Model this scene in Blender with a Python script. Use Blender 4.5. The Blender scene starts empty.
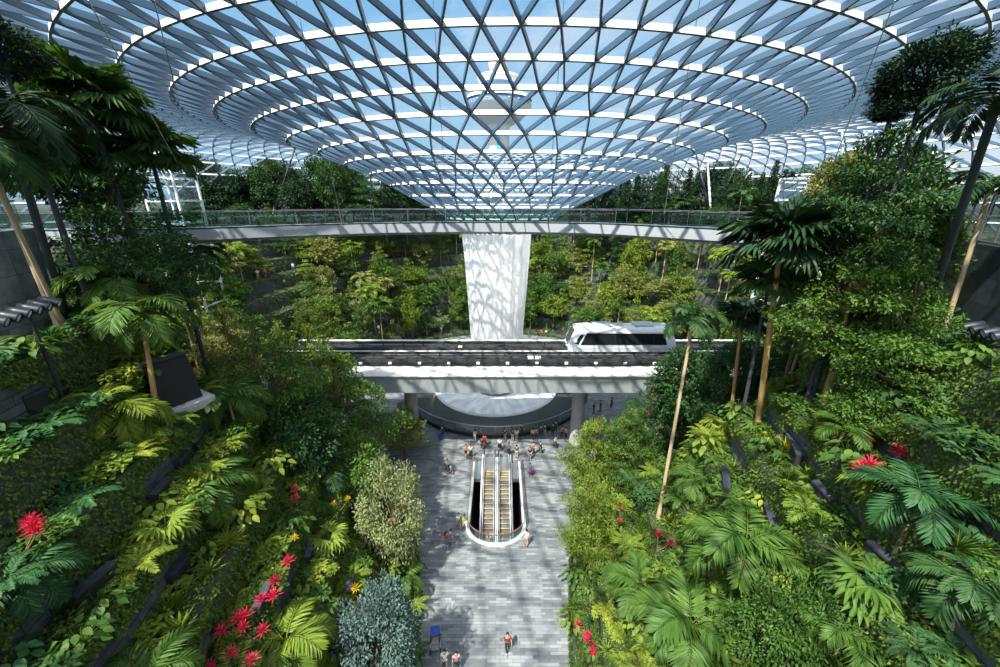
import bpy, bmesh, math, random
import numpy as np
from mathutils import Vector, Matrix, Euler
RND = random.Random(11)
NPR = np.random.RandomState(5)
SC = bpy.context.scene
COL = SC.collection
PI = math.pi
CAMZ = 27.5
PITCH = math.radians(19.3)
FPX = 389.0
CP, SP = math.cos(PITCH), math.sin(PITCH)

def ray(px, py):
    u, v = px - 500.0, 333.5 - py
    return Vector((u, FPX * CP + v * SP, v * CP - FPX * SP))
def at(px, py, y):
    d = ray(px, py)
    return Vector((0, 0, CAMZ)) + d * (y / d.y)
def on_z(px, py, z=0.0):
    d = ray(px, py)
    return Vector((0, 0, CAMZ)) + d * ((z - CAMZ) / d.z)
def proj(p):
    x, y, z = p[0], p[1], p[2] - CAMZ
    dep = y * CP - z * SP
    return 500 + FPX * x / dep, 333.5 - FPX * (y * SP + z * CP) / dep, dep

# ---------------------------------------------------------------- objects
def new_obj(name, data, parent=None):
    o = bpy.data.objects.new(name, data)
    COL.objects.link(o)
    if parent is not None:
        o.parent = parent
    return o
def empty(name, loc=(0, 0, 0), rz=0.0):
    o = new_obj(name, None)
    o.location = loc
    o.rotation_euler = (0, 0, rz)
    o.empty_display_size = 0.3
    return o
def tag(o, label=None, cat=None, group=None, kind=None):
    if label: o['label'] = label
    if cat: o['category'] = cat
    if group: o['group'] = group
    if kind: o['kind'] = kind
    return o
def copy_tree(o, parent=None):
    c = o.copy()
    COL.objects.link(c)
    if parent is not None:
        c.parent = parent
    for ch in KIDS(o):
        copy_tree(ch, c)
    return c
_kid_cache = {}
def KIDS(o):
    return list(o.children)
def set_mat(o, m):
    """object-level material so copies can share one mesh"""
    if len(o.data.materials) == 0:
        o.data.materials.append(None)
    o.material_slots[0].link = 'OBJECT'
    o.material_slots[0].material = m

class MB:
    def __init__(s):
        s.v = []; s.f = []; s.m = []
    def add(s, vs, fs, mi=0):
        b = len(s.v)
        s.v.extend([tuple(x) for x in vs])
        for f in fs:
            s.f.append(tuple(b + i for i in f)); s.m.append(mi)
        return s
    def box(s, c, size, rot=None, mi=0):
        hx, hy, hz = size[0] / 2, size[1] / 2, size[2] / 2
        vs = [Vector((x, y, z)) for x in (-hx, hx) for y in (-hy, hy) for z in (-hz, hz)]
        if rot is not None:
            m = rot if isinstance(rot, Matrix) else Euler(rot).to_matrix()
            vs = [m @ v for v in vs]
        c = Vector(c)
        vs = [v + c for v in vs]
        fs = [(0, 1, 3, 2), (4, 6, 7, 5), (0, 4, 5, 1), (2, 3, 7, 6), (0, 2, 6, 4), (1, 5, 7, 3)]
        return s.add(vs, fs, mi)
    def bbox(s, c, size, b=0.03, mi=0, rot=None):
        """box with chamfered edges"""
        hx, hy, hz = size[0] / 2, size[1] / 2, size[2] / 2
        b = min(b, hx * .9, hy * .9, hz * .9)
        bm = bmesh.new()
        bmesh.ops.create_cube(bm, size=1.0)
        for v in bm.verts:
            v.co = Vector((v.co.x * 2 * hx, v.co.y * 2 * hy, v.co.z * 2 * hz))
        bmesh.ops.bevel(bm, geom=bm.edges[:], offset=b, segments=2, profile=0.5, affect='EDGES')
        bm.verts.index_update()
        m = Matrix.Identity(3) if rot is None else (rot if isinstance(rot, Matrix) else Euler(rot).to_matrix())
        c = Vector(c)
        vs = [m @ v.co + c for v in bm.verts]
        fs = [[v.index for v in f.verts] for f in bm.faces]
        bm.free()
        return s.add(vs, fs, mi)
    def beam(s, p, q, w, d, up=(0, 0, 1), mi=0, mib=None, centered=True):
        p, q, up = Vector(p), Vector(q), Vector(up)
        t = (q - p)
        if t.length < 1e-6: return s
        t.normalize()
        side = t.cross(up)
        if side.length < 1e-4:
            side = t.cross(Vector((1, 0, 0)))
        side.normalize()
        n = side.cross(t); n.normalize()
        a, b2 = (d / 2, -d / 2) if centered else (0, -d)
        vs = []
        for c in (p, q):
            vs += [c + side * w / 2 + n * a, c - side * w / 2 + n * a, c - side * w / 2 + n * b2, c + side * w / 2 + n * b2]
        b = len(s.v)
        s.v.extend([tuple(x) for x in vs])
        fs = [(0, 1, 5, 4), (1, 2, 6, 5), (2, 3, 7, 6), (3, 0, 4, 7), (0, 3, 2, 1), (4, 5, 6, 7)]
        for i, f in enumerate(fs):
            s.f.append(tuple(b + j for j in f))
            s.m.append(mib if (mib is not None and i == 2) else mi)
        return s
    def tube(s, pts, rad, n=8, mi=0, cap=True):
        pts = [Vector(p) for p in pts]
        if not hasattr(rad, '__len__'): rad = [rad] * len(pts)
        b = len(s.v)
        prev = None
        for i, p in enumerate(pts):
            t = (pts[min(i + 1, len(pts) - 1)] - pts[max(i - 1, 0)])
            t.normalize()
            if prev is None:
                a = t.cross(Vector((0, 0, 1)))
                if a.length < 1e-3: a = t.cross(Vector((0, 1, 0)))
            else:
                a = prev - t * prev.dot(t)
            a.normalize(); prev = a
            c = t.cross(a)
            for k in range(n):
                th = 2 * PI * k / n
                s.v.append(tuple(p + (a * math.cos(th) + c * math.sin(th)) * rad[i]))
        for i in range(len(pts) - 1):
            for k in range(n):
                k2 = (k + 1) % n
                s.f.append((b + i * n + k, b + i * n + k2, b + (i + 1) * n + k2, b + (i + 1) * n + k)); s.m.append(mi)
        if cap:
            s.f.append(tuple(b + k for k in range(n))[::-1]); s.m.append(mi)
            e = b + (len(pts) - 1) * n
            s.f.append(tuple(e + k for k in range(n))); s.m.append(mi)
        return s
    def lathe(s, prof, n=48, c=(0, 0, 0), a0=0.0, a1=2 * PI, mi=0, sx=1.0):
        b = len(s.v)
        full = abs((a1 - a0) - 2 * PI) < 1e-6
        m = n if full else n + 1
        for (r, z) in prof:
            for k in range(m):
                th = a0 + (a1 - a0) * k / n
                s.v.append((c[0] + sx * r * math.cos(th), c[1] + r * math.sin(th), c[2] + z))
        for i in range(len(prof) - 1):
            for k in range(n):
                k2 = (k + 1) % m
                s.f.append((b + i * m + k, b + i * m + k2, b + (i + 1) * m + k2, b + (i + 1) * m + k)); s.m.append(mi)
        return s
    def prism(s, poly, z0, z1, mi=0):
        n = len(poly)
        vs = [(x, y, z0) for x, y in poly] + [(x, y, z1) for x, y in poly]
        fs = [tuple(range(n))[::-1], tuple(range(n, 2 * n))]
        fs += [(i, (i + 1) % n, n + (i + 1) % n, n + i) for i in range(n)]
        return s.add(vs, fs, mi)
    def extrude_x(s, prof, x0, x1, mi=0):
        """prof: list of (y,z) closed polygon extruded along x"""
        n = len(prof)
        vs = [(x0, y, z) for y, z in prof] + [(x1, y, z) for y, z in prof]
        fs = [tuple(range(n)), tuple(range(n, 2 * n))[::-1]]
        fs += [(i, n + i, n + (i + 1) % n, (i + 1) % n) for i in range(n)]
        return s.add(vs, fs, mi)
    def sphere(s, c, r, n=10, m=7, mi=0, sc=(1, 1, 1)):
        b = len(s.v)
        for i in range(m + 1):
            ph = PI * i / m
            for k in range(n):
                th = 2 * PI * k / n
                s.v.append((c[0] + sc[0] * r * math.sin(ph) * math.cos(th), c[1] + sc[1] * r * math.sin(ph) * math.sin(th), c[2] + sc[2] * r * math.cos(ph)))
        for i in range(m):
            for k in range(n):
                k2 = (k + 1) % n
                s.f.append((b + i * n + k, b + (i + 1) * n + k, b + (i + 1) * n + k2, b + i * n + k2)); s.m.append(mi)
        return s
    def mesh(s, name, mats, smooth=False):
        me = bpy.data.meshes.new(name)
        me.from_pydata(s.v, [], s.f)
        if not isinstance(mats, (list, tuple)): mats = [mats]
        for m in mats: me.materials.append(m)
        if len(mats) > 1:
            me.polygons.foreach_set('material_index', s.m)
        if smooth:
            me.polygons.foreach_set('use_smooth', [True] * len(me.polygons))
        me.update()
        return me
    def build(s, name, mats, parent=None, smooth=False, fixn=False):
        me = s.mesh(name, mats, smooth)
        if fixn:
            bm = bmesh.new(); bm.from_mesh(me)
            bmesh.ops.recalc_face_normals(bm, faces=bm.faces[:])
            bm.to_mesh(me); bm.free()
        return new_obj(name, me, parent)

def catmull(pts, n=8):
    P = [Vector(p) for p in pts]
    P = [P[0] * 2 - P[1]] + P + [P[-1] * 2 - P[-2]]
    out = []
    for i in range(1, len(P) - 2):
        for k in range(n):
            t = k / n
            a, b, c, d = P[i - 1], P[i], P[i + 1], P[i + 2]
            out.append(0.5 * ((2 * b) + (c - a) * t + (2 * a - 5 * b + 4 * c - d) * t * t + (3 * b - a - 3 * c + d) * t ** 3))
    out.append(P[-2])
    return out

# ---------------------------------------------------------------- materials
M = {}
def nt(name):
    m = bpy.data.materials.new(name)
    m.use_nodes = True
    t = m.node_tree
    t.nodes.clear()
    out = t.nodes.new('ShaderNodeOutputMaterial')
    return m, t, out
def pbr(name, col, rough=0.5, metal=0.0, var=0.0, scale=3.0, bump=0.0, spec=0.5, detail=4.0):
    m, t, out = nt(name)
    b = t.nodes.new('ShaderNodeBsdfPrincipled')
    b.inputs['Base Color'].default_value = (*col, 1)
    b.inputs['Roughness'].default_value = rough
    b.inputs['Metallic'].default_value = metal
    b.inputs['Specular IOR Level'].default_value = spec
    if var > 0 or bump > 0:
        tc = t.nodes.new('ShaderNodeTexCoord')
        nz = t.nodes.new('ShaderNodeTexNoise')
        nz.inputs['Scale'].default_value = scale
        nz.inputs['Detail'].default_value = detail
        t.links.new(tc.outputs['Object'], nz.inputs['Vector'])
        if var > 0:
            r = t.nodes.new('ShaderNodeValToRGB')
            r.color_ramp.elements[0].position = 0.3
            r.color_ramp.elements[1].position = 0.7
            r.color_ramp.elements[0].color = (*[max(0, c * (1 - var)) for c in col], 1)
            r.color_ramp.elements[1].color = (*[min(1, c * (1 + var)) for c in col], 1)
            t.links.new(nz.outputs['Fac'], r.inputs['Fac'])
            t.links.new(r.outputs['Color'], b.inputs['Base Color'])
        if bump > 0:
            bp = t.nodes.new('ShaderNodeBump')
            bp.inputs['Strength'].default_value = bump
            bp.inputs['Distance'].default_value = 0.05
            t.links.new(nz.outputs['Fac'], bp.inputs['Height'])
            t.links.new(bp.outputs['Normal'], b.inputs['Normal'])
    t.links.new(b.outputs[0], out.inputs[0])
    M[name] = m
    return m
def leafmat(name, c0, c1, trans=0.35, rough=0.5, hue=0.0, gloss=0.22):
    """two-tone foliage: per leaf and per plant variation, light passes through"""
    m, t, out = nt(name)
    N = t.nodes.new; L = t.links.new
    geo = N('ShaderNodeNewGeometry')
    oi = N('ShaderNodeObjectInfo')
    mx = N('ShaderNodeMix'); mx.data_type = 'RGBA'
    mx.inputs['A'].default_value = (*c0, 1); mx.inputs['B'].default_value = (*c1, 1)
    ad = N('ShaderNodeMath'); ad.operation = 'MULTIPLY_ADD'
    ad.inputs[1].default_value = 0.65; 
    sc = N('ShaderNodeMath'); sc.operation = 'MULTIPLY'; sc.inputs[1].default_value = 0.35
    L(oi.outputs['Random'], sc.inputs[0])
    L(geo.outputs['Random Per Island'], ad.inputs[0]); L(sc.outputs[0], ad.inputs[2])
    L(ad.outputs[0], mx.inputs['Factor'])
    col = mx.outputs['Result']
    pr = N('ShaderNodeBsdfPrincipled')
    pr.inputs['Roughness'].default_value = rough
    pr.inputs['Specular IOR Level'].default_value = gloss
    L(col, pr.inputs['Base Color'])
    tr = N('ShaderNodeBsdfTranslucent')
    br = N('ShaderNodeMix'); br.data_type = 'RGBA'; br.blend_type = 'MULTIPLY'
    br.inputs['Factor'].default_value = 1.0
    br.inputs['B'].default_value = (1.5, 1.35, 0.5, 1)
    L(col, br.inputs['A']); L(br.outputs['Result'], tr.inputs['Color'])
    ms = N('ShaderNodeMixShader'); ms.inputs[0].default_value = trans
    L(pr.outputs[0], ms.inputs[1]); L(tr.outputs[0], ms.inputs[2])
    L(ms.outputs[0], out.inputs[0])
    M[name] = m
    return m

pbr('white_paint', (0.80, 0.82, 0.84), 0.35)
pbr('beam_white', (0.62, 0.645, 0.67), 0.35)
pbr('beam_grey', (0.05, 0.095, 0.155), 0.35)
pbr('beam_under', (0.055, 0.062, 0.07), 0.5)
pbr('dark_metal', (0.03, 0.035, 0.045), 0.4, 0.3)
pbr('black', (0.012, 0.012, 0.015), 0.5)
pbr('ledge_dark', (0.035, 0.042, 0.055), 0.55, 0.0, 0.2, 6)
pbr('steel', (0.55, 0.57, 0.6), 0.3, 0.9)
pbr('rail_steel', (0.35, 0.36, 0.38), 0.35, 0.8)
pbr('concrete', (0.42, 0.42, 0.41), 0.75, 0, 0.18, 1.2, 0.1)
pbr('concrete_light', (0.66, 0.64, 0.60), 0.7, 0, 0.12, 1.0, 0.05)
pbr('fascia_grey', (0.255, 0.28, 0.29), 0.45, 0, 0.06, 0.8)
pbr('deck_grey', (0.30, 0.31, 0.32), 0.7, 0, 0.2, 2.0)
pbr('track_dark', (0.028, 0.029, 0.032), 0.7, 0, 0.3, 2.5)
pbr('bridge_white', (0.35, 0.375, 0.41), 0.4)
pbr('soil', (0.030, 0.036, 0.018), 0.95, 0, 0.5, 1.5, 0.6)
pbr('pool_dark', (0.045, 0.058, 0.064), 0.35, 0, 0.25, 0.7)
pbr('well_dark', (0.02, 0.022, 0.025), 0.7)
pbr('step_metal', (0.20, 0.20, 0.20), 0.45, 0.4, 0.2, 8)
pbr('step_yellow', (0.75, 0.42, 0.05), 0.5)
pbr('rim_copper', (0.35, 0.17, 0.10), 0.35, 0.5)
pbr('red_paint', (0.5, 0.03, 0.03), 0.4)
pbr('train_white', (0.66, 0.69, 0.73), 0.25)
pbr('train_grey', (0.40, 0.43, 0.47), 0.35)
pbr('glass_black', (0.012, 0.014, 0.018), 0.08)
pbr('blue_cloth', (0.02, 0.06, 0.45), 0.7)
pbr('bark', (0.17, 0.11, 0.06), 0.85, 0, 0.4, 6, 0.5)
pbr('bark_pale', (0.36, 0.27, 0.16), 0.8, 0, 0.3, 5, 0.3)
pbr('bark_dark', (0.035, 0.04, 0.05), 0.8, 0, 0.3, 5, 0.3)
pbr('bark_tan', (0.34, 0.21, 0.07), 0.8, 0, 0.3, 5, 0.3)
pbr('lens_white', (0.8, 0.85, 0.9), 0.15)
pbr('tower_white', (0.78, 0.80, 0.83), 0.5)
pbr('tower_blue', (0.10, 0.20, 0.34), 0.3)
pbr('tower_tan', (0.65, 0.55, 0.38), 0.5)
pbr('tower_cyan', (0.05, 0.40, 0.75), 0.3)

def glass(name, tint, refl=0.06, edge=0.35):
    m, t, out = nt(name)
    N = t.nodes.new; L = t.links.new
    tr = N('ShaderNodeBsdfTransparent'); tr.inputs[0].default_value = (*tint, 1)
    gl = N('ShaderNodeBsdfGlossy'); gl.inputs['Roughness'].default_value = 0.03
    lw = N('ShaderNodeLayerWeight'); lw.inputs['Blend'].default_value = 0.25
    ma = N('ShaderNodeMath'); ma.operation = 'MULTIPLY_ADD'; ma.inputs[1].default_value = edge; ma.inputs[2].default_value = refl
    L(lw.outputs['Fresnel'], ma.inputs[0])
    ms = N('ShaderNodeMixShader')
    L(ma.outputs[0], ms.inputs[0]); L(tr.outputs[0], ms.inputs[1]); L(gl.outputs[0], ms.inputs[2])
    L(ms.outputs[0], out.inputs[0])
    M[name] = m
    return m
glass('roof_glass', (0.93, 0.97, 0.99), 0.03, 0.15)
glass('rail_glass', (0.74, 0.83, 0.81), 0.06, 0.3)
glass('clear_glass', (0.85, 0.93, 0.94), 0.06, 0.4)

def paving():
    m, t, out = nt('paving')
    N = t.nodes.new; L = t.links.new
    tc = N('ShaderNodeTexCoord')
    br = N('ShaderNodeTexBrick')
    br.inputs['Color1'].default_value = (0.085, 0.10, 0.115, 1)
    br.inputs['Color2'].default_value = (0.225, 0.24, 0.25, 1)
    br.inputs['Mortar'].default_value = (0.10, 0.11, 0.115, 1)
    br.inputs['Scale'].default_value = 1.0
    br.inputs['Brick Width'].default_value = 0.8
    br.inputs['Row Height'].default_value = 0.21
    br.inputs['Mortar Size'].default_value = 0.012
    br.inputs['Bias'].default_value = 0.1
    br.offset = 0.37; br.offset_frequency = 2
    L(tc.outputs['Object'], br.inputs['Vector'])
    nz = N('ShaderNodeTexNoise'); nz.inputs['Scale'].default_value = 0.5; nz.inputs['Detail'].default_value = 5
    L(tc.outputs['Object'], nz.inputs['Vector'])
    mp = N('ShaderNodeMapRange'); mp.inputs['From Min'].default_value = .3; mp.inputs['From Max'].default_value = .7
    mp.inputs['To Min'].default_value = 0.8; mp.inputs['To Max'].default_value = 1.15
    L(nz.outputs['Fac'], mp.inputs['Value'])
    mx = N('ShaderNodeMix'); mx.data_type = 'RGBA'; mx.blend_type = 'MULTIPLY'; mx.inputs['Factor'].default_value = 1
    L(br.outputs['Color'], mx.inputs['A']); L(mp.outputs['Result'], mx.inputs['B'])
    b = N('ShaderNodeBsdfPrincipled'); b.inputs['Roughness'].default_value = 0.55
    L(mx.outputs['Result'], b.inputs['Base Color'])
    L(b.outputs[0], out.inputs[0])
    M['paving'] = m
paving()
def stone(name, c1, c2, w, h, mortar=(0.02, 0.022, 0.025), ms=0.02, rough=0.6):
    """coursed stone cladding laid out by distance along the wall and height (uses UV)"""
    m, t, out = nt(name)
    N = t.nodes.new; L = t.links.new
    tc = N('ShaderNodeTexCoord')
    br = N('ShaderNodeTexBrick')
    br.inputs['Color1'].default_value = (*c1, 1); br.inputs['Color2'].default_value = (*c2, 1)
    br.inputs['Mortar'].default_value = (*mortar, 1)
    br.inputs['Scale'].default_value = 1.0
    br.inputs['Brick Width'].default_value = w; br.inputs['Row Height'].default_value = h
    br.inputs['Mortar Size'].default_value = ms
    L(tc.outputs['UV'], br.inputs['Vector'])
    nz = N('ShaderNodeTexNoise'); nz.inputs['Scale'].default_value = 2.2; nz.inputs['Detail'].default_value = 6
    L(tc.outputs['Object'], nz.inputs['Vector'])
    mp = N('ShaderNodeMapRange'); mp.inputs['From Min'].default_value = .3; mp.inputs['From Max'].default_value = .7
    mp.inputs['To Min'].default_value = 0.65; mp.inputs['To Max'].default_value = 1.3
    L(nz.outputs['Fac'], mp.inputs['Value'])
    mx = N('ShaderNodeMix'); mx.data_type = 'RGBA'; mx.blend_type = 'MULTIPLY'; mx.inputs['Factor'].default_value = 1
    L(br.outputs['Color'], mx.inputs['A']); L(mp.outputs['Result'], mx.inputs['B'])
    b = N('ShaderNodeBsdfPrincipled'); b.inputs['Roughness'].default_value = rough
    L(mx.outputs['Result'], b.inputs['Base Color'])
    L(b.outputs[0], out.inputs[0])
    M[name] = m
stone('terrace_stone', (0.07, 0.075, 0.085), (0.13, 0.14, 0.15), 1.6, 0.38)
stone('wall_stone', (0.16, 0.18, 0.20), (0.24, 0.26, 0.28), 2.4, 1.1, (0.06, 0.07, 0.08), 0.012)
stone('wall_dark', (0.04, 0.055, 0.075), (0.06, 0.08, 0.10), 2.6, 1.2, (0.02, 0.03, 0.04), 0.02, 0.4)

def waterfall_mat():
    m, t, out = nt('falling_water')
    N = t.nodes.new; L = t.links.new
    tc = N('ShaderNodeTexCoord')
    mp = N('ShaderNodeMapping'); mp.inputs['Scale'].default_value = (2.2, 2.2, 0.16)
    L(tc.outputs['Object'], mp.inputs['Vector'])
    nz = N('ShaderNodeTexNoise'); nz.inputs['Scale'].default_value = 1.6; nz.inputs['Detail'].default_value = 7; nz.inputs['Roughness'].default_value = 0.65
    L(mp.outputs[0], nz.inputs['Vector'])
    mp2 = N('ShaderNodeMapping'); mp2.inputs['Scale'].default_value = (3.0, 3.0, 1.3)
    L(tc.outputs['Object'], mp2.inputs['Vector'])
    n2 = N('ShaderNodeTexNoise'); n2.inputs['Scale'].default_value = 2.0; n2.inputs['Detail'].default_value = 4
    L(mp2.outputs[0], n2.inputs['Vector'])
    ad = N('ShaderNodeMath'); ad.operation = 'MULTIPLY_ADD'; ad.inputs[1].default_value = 0.35
    L(n2.outputs['Fac'], ad.inputs[0]); L(nz.outputs['Fac'], ad.inputs[2])
    rp = N('ShaderNodeMapRange'); rp.inputs['From Min'].default_value = 0.50; rp.inputs['From Max'].default_value = 0.80
    rp.inputs['To Min'].default_value = 0.50; rp.inputs['To Max'].default_value = 0.97
    L(ad.outputs[0], rp.inputs['Value'])
    df = N('ShaderNodeBsdfDiffuse'); df.inputs[0].default_value = (0.96, 0.97, 0.98, 1)
    tl = N('ShaderNodeBsdfTranslucent'); tl.inputs[0].default_value = (0.97, 0.98, 0.99, 1)
    m1 = N('ShaderNodeMixShader'); m1.inputs[0].default_value = 0.5
    L(df.outputs[0], m1.inputs[1]); L(tl.outputs[0], m1.inputs[2])
    tr = N('ShaderNodeBsdfTransparent')
    m2 = N('ShaderNodeMixShader')
    L(rp.outputs['Result'], m2.inputs[0]); L(tr.outputs[0], m2.inputs[1]); L(m1.outputs[0], m2.inputs[2])
    L(m2.outputs[0], out.inputs[0])
    M['falling_water'] = m
    # foaming water in the basin: streaks run outwards from the middle
    m, t, out = nt('foam_water')
    N = t.nodes.new; L = t.links.new
    tc = N('ShaderNodeTexCoord')
    sx = N('ShaderNodeSeparateXYZ'); L(tc.outputs['Object'], sx.inputs[0])
    an = N('ShaderNodeMath'); an.operation = 'ARCTAN2'; L(sx.outputs[1], an.inputs[0]); L(sx.outputs[0], an.inputs[1])
    ln = N('ShaderNodeVectorMath'); ln.operation = 'LENGTH'; L(tc.outputs['Object'], ln.inputs[0])
    cb = N('ShaderNodeCombineXYZ')
    a2 = N('ShaderNodeMath'); a2.operation = 'MULTIPLY'; a2.inputs[1].default_value = 9.0; L(an.outputs[0], a2.inputs[0])
    l2 = N('ShaderNodeMath'); l2.operation = 'MULTIPLY'; l2.inputs[1].default_value = 0.35; L(ln.outputs['Value'], l2.inputs[0])
    L(a2.outputs[0], cb.inputs[0]); L(l2.outputs[0], cb.inputs[1])
    nz = N('ShaderNodeTexNoise'); nz.inputs['Scale'].default_value = 1.0; nz.inputs['Detail'].default_value = 6
    L(cb.outputs[0], nz.inputs['Vector'])
    r = N('ShaderNodeValToRGB')
    r.color_ramp.elements[0].position = 0.35; r.color_ramp.elements[0].color = (0.62, 0.65, 0.68, 1)
    r.color_ramp.elements[1].position = 0.62; r.color_ramp.elements[1].color = (0.96, 0.97, 0.98, 1)
    L(nz.outputs['Fac'], r.inputs[0])
    b = N('ShaderNodeBsdfPrincipled'); b.inputs['Roughness'].default_value = 0.3
    L(r.outputs[0], b.inputs['Base Color']); L(b.outputs[0], out.inputs[0])
    M['foam_water'] = m
waterfall_mat()

leafmat('leaf_mid', (0.03, 0.088, 0.016), (0.125, 0.215, 0.038))
leafmat('leaf_bright', (0.075, 0.145, 0.018), (0.25, 0.32, 0.045))
leafmat('leaf_yellow', (0.13, 0.20, 0.022), (0.34, 0.38, 0.055))
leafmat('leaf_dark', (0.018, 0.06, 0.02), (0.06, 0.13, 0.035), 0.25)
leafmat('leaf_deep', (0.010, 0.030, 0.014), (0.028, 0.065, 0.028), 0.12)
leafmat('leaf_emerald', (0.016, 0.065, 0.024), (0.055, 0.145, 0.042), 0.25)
leafmat('leaf_olive', (0.12, 0.15, 0.04), (0.28, 0.29, 0.09), 0.3)
leafmat('leaf_pale', (0.14, 0.18, 0.07), (0.30, 0.34, 0.16), 0.25)
leafmat('leaf_blue', (0.045, 0.085, 0.08), (0.12, 0.185, 0.17), 0.15)
leafmat('leaf_red', (0.45, 0.01, 0.05), (0.75, 0.04, 0.14), 0.35)
leafmat('leaf_gold', (0.55, 0.38, 0.02), (0.85, 0.62, 0.06), 0.35)
# ================================================================ THE ROOF
AX, AY = 0.0, 54.0                     # axis of the funnel and the waterfall
PROF = [(76.0, -9.6), (73.5, -6.6), (71, -3.6), (68.4, -0.7), (65.6, 2.0), (62.8, 4.3), (60, 6.2), (57.2, 7.6), (54.4, 8.6), (51.6, 9.2), (48.8, 9.5),
        (46, 9.6), (43.3, 9.5), (40.6, 9.25), (37.8, 8.9), (35.0, 8.4), (32.2, 7.83), (29.5, 7.2), (26.8, 6.43), (24.0, 5.61),
        (21.2, 4.73), (18.6, 3.72), (16.0, 2.73), (13.7, 1.55), (11.5, 0.3), (9.07, -1.0), (6.9, -2.4), (5.0, -3.9)]
I1 = 16                                 # first measured ring
NR = len(PROF)
def ring_n(i):
    return 112 if i <= I1 + 2 else (56 if i <= I1 + 7 else 28)
offs = [0.0] * NR
for i in range(NR):
    k = i - I1
    if k <= 2: offs[i] = 0.0 if k % 2 == 0 else 0.5
    elif k <= 7: offs[i] = 0.0 if (k - 3) % 2 == 0 else 0.5
    else: offs[i] = 0.0 if (k - 8) % 2 == 0 else 0.5
def rpt(i, j):
    r, z = PROF[i]
    t = (j + offs[i]) * 2 * PI / ring_n(i)
    return Vector((AX + 0.03 * r + 1.03 * r * math.sin(t), AY - r * math.cos(t), CAMZ + z))
def rnorm(i, j):
    a, b = PROF[max(i - 1, 0)], PROF[min(i + 1, NR - 1)]
    dr, dz = a[0] - b[0], a[1] - b[1]
    l = math.hypot(dr, dz)
    t = (j + offs[i]) * 2 * PI / ring_n(i)
    return Vector((-dz / l * math.sin(t), dz / l * math.cos(t), dr / l))

roof = empty('ceiling', (AX, AY, CAMZ))
tag(roof, 'glass and white steel lattice roof sinking into a funnel above the waterfall', 'roof', kind='structure')
def roofpart(mb, name, mats):
    o = mb.build(name, mats, roof)
    o.location = (-AX, -AY, -CAMZ)
    return o
def bd(i):
    return 0.33 if i < I1 + 4 else (0.30 if i < I1 + 8 else 0.25)
lat = MB(); gls = MB()
for i in range(NR):
    n = ring_n(i)
    rb = MB()
    for j in range(n):
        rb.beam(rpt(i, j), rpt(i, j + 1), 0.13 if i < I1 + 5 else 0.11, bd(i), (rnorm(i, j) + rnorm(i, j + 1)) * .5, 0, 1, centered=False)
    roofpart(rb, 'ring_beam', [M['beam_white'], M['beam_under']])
    if i == NR - 1: break
    n2 = ring_n(i + 1)
    if n2 == n:
        for j in range(n):
            a = rpt(i, j)
            js = (j - 1, j) if offs[i] == 0.0 else (j, j + 1)
            for q in js:
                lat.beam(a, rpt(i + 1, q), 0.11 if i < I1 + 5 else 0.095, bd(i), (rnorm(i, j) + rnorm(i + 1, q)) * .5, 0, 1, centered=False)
            gls.add([a, rpt(i + 1, js[0]), rpt(i + 1, js[1])], [(0, 1, 2)])
            b = rpt(i, j + 1)
            gls.add([a, rpt(i + 1, js[1]), b], [(0, 1, 2)])
    else:
        for j in range(n2):
            c = rpt(i + 1, j)
            for q in (2 * j - 1, 2 * j, 2 * j + 1):
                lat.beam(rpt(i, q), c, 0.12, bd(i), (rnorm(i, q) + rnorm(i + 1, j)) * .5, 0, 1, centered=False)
            gls.add([rpt(i, 2 * j - 1), c, rpt(i, 2 * j)], [(0, 1, 2)])
            gls.add([rpt(i, 2 * j), c, rpt(i, 2 * j + 1)], [(0, 1, 2)])
            gls.add([rpt(i, 2 * j + 1), c, rpt(i + 1, j + 1)], [(0, 1, 2)])
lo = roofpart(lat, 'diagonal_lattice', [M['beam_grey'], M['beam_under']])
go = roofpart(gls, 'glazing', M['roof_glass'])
oc = MB(); oc.lathe([(5.25, -4.35), (5.25, -3.75), (4.85, -3.75), (4.85, -4.35), (5.25, -4.35)], 64, (0, 0, 0), sx=1.03)
oc.build('oculus_ring', M['beam_white'], roof)

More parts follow.
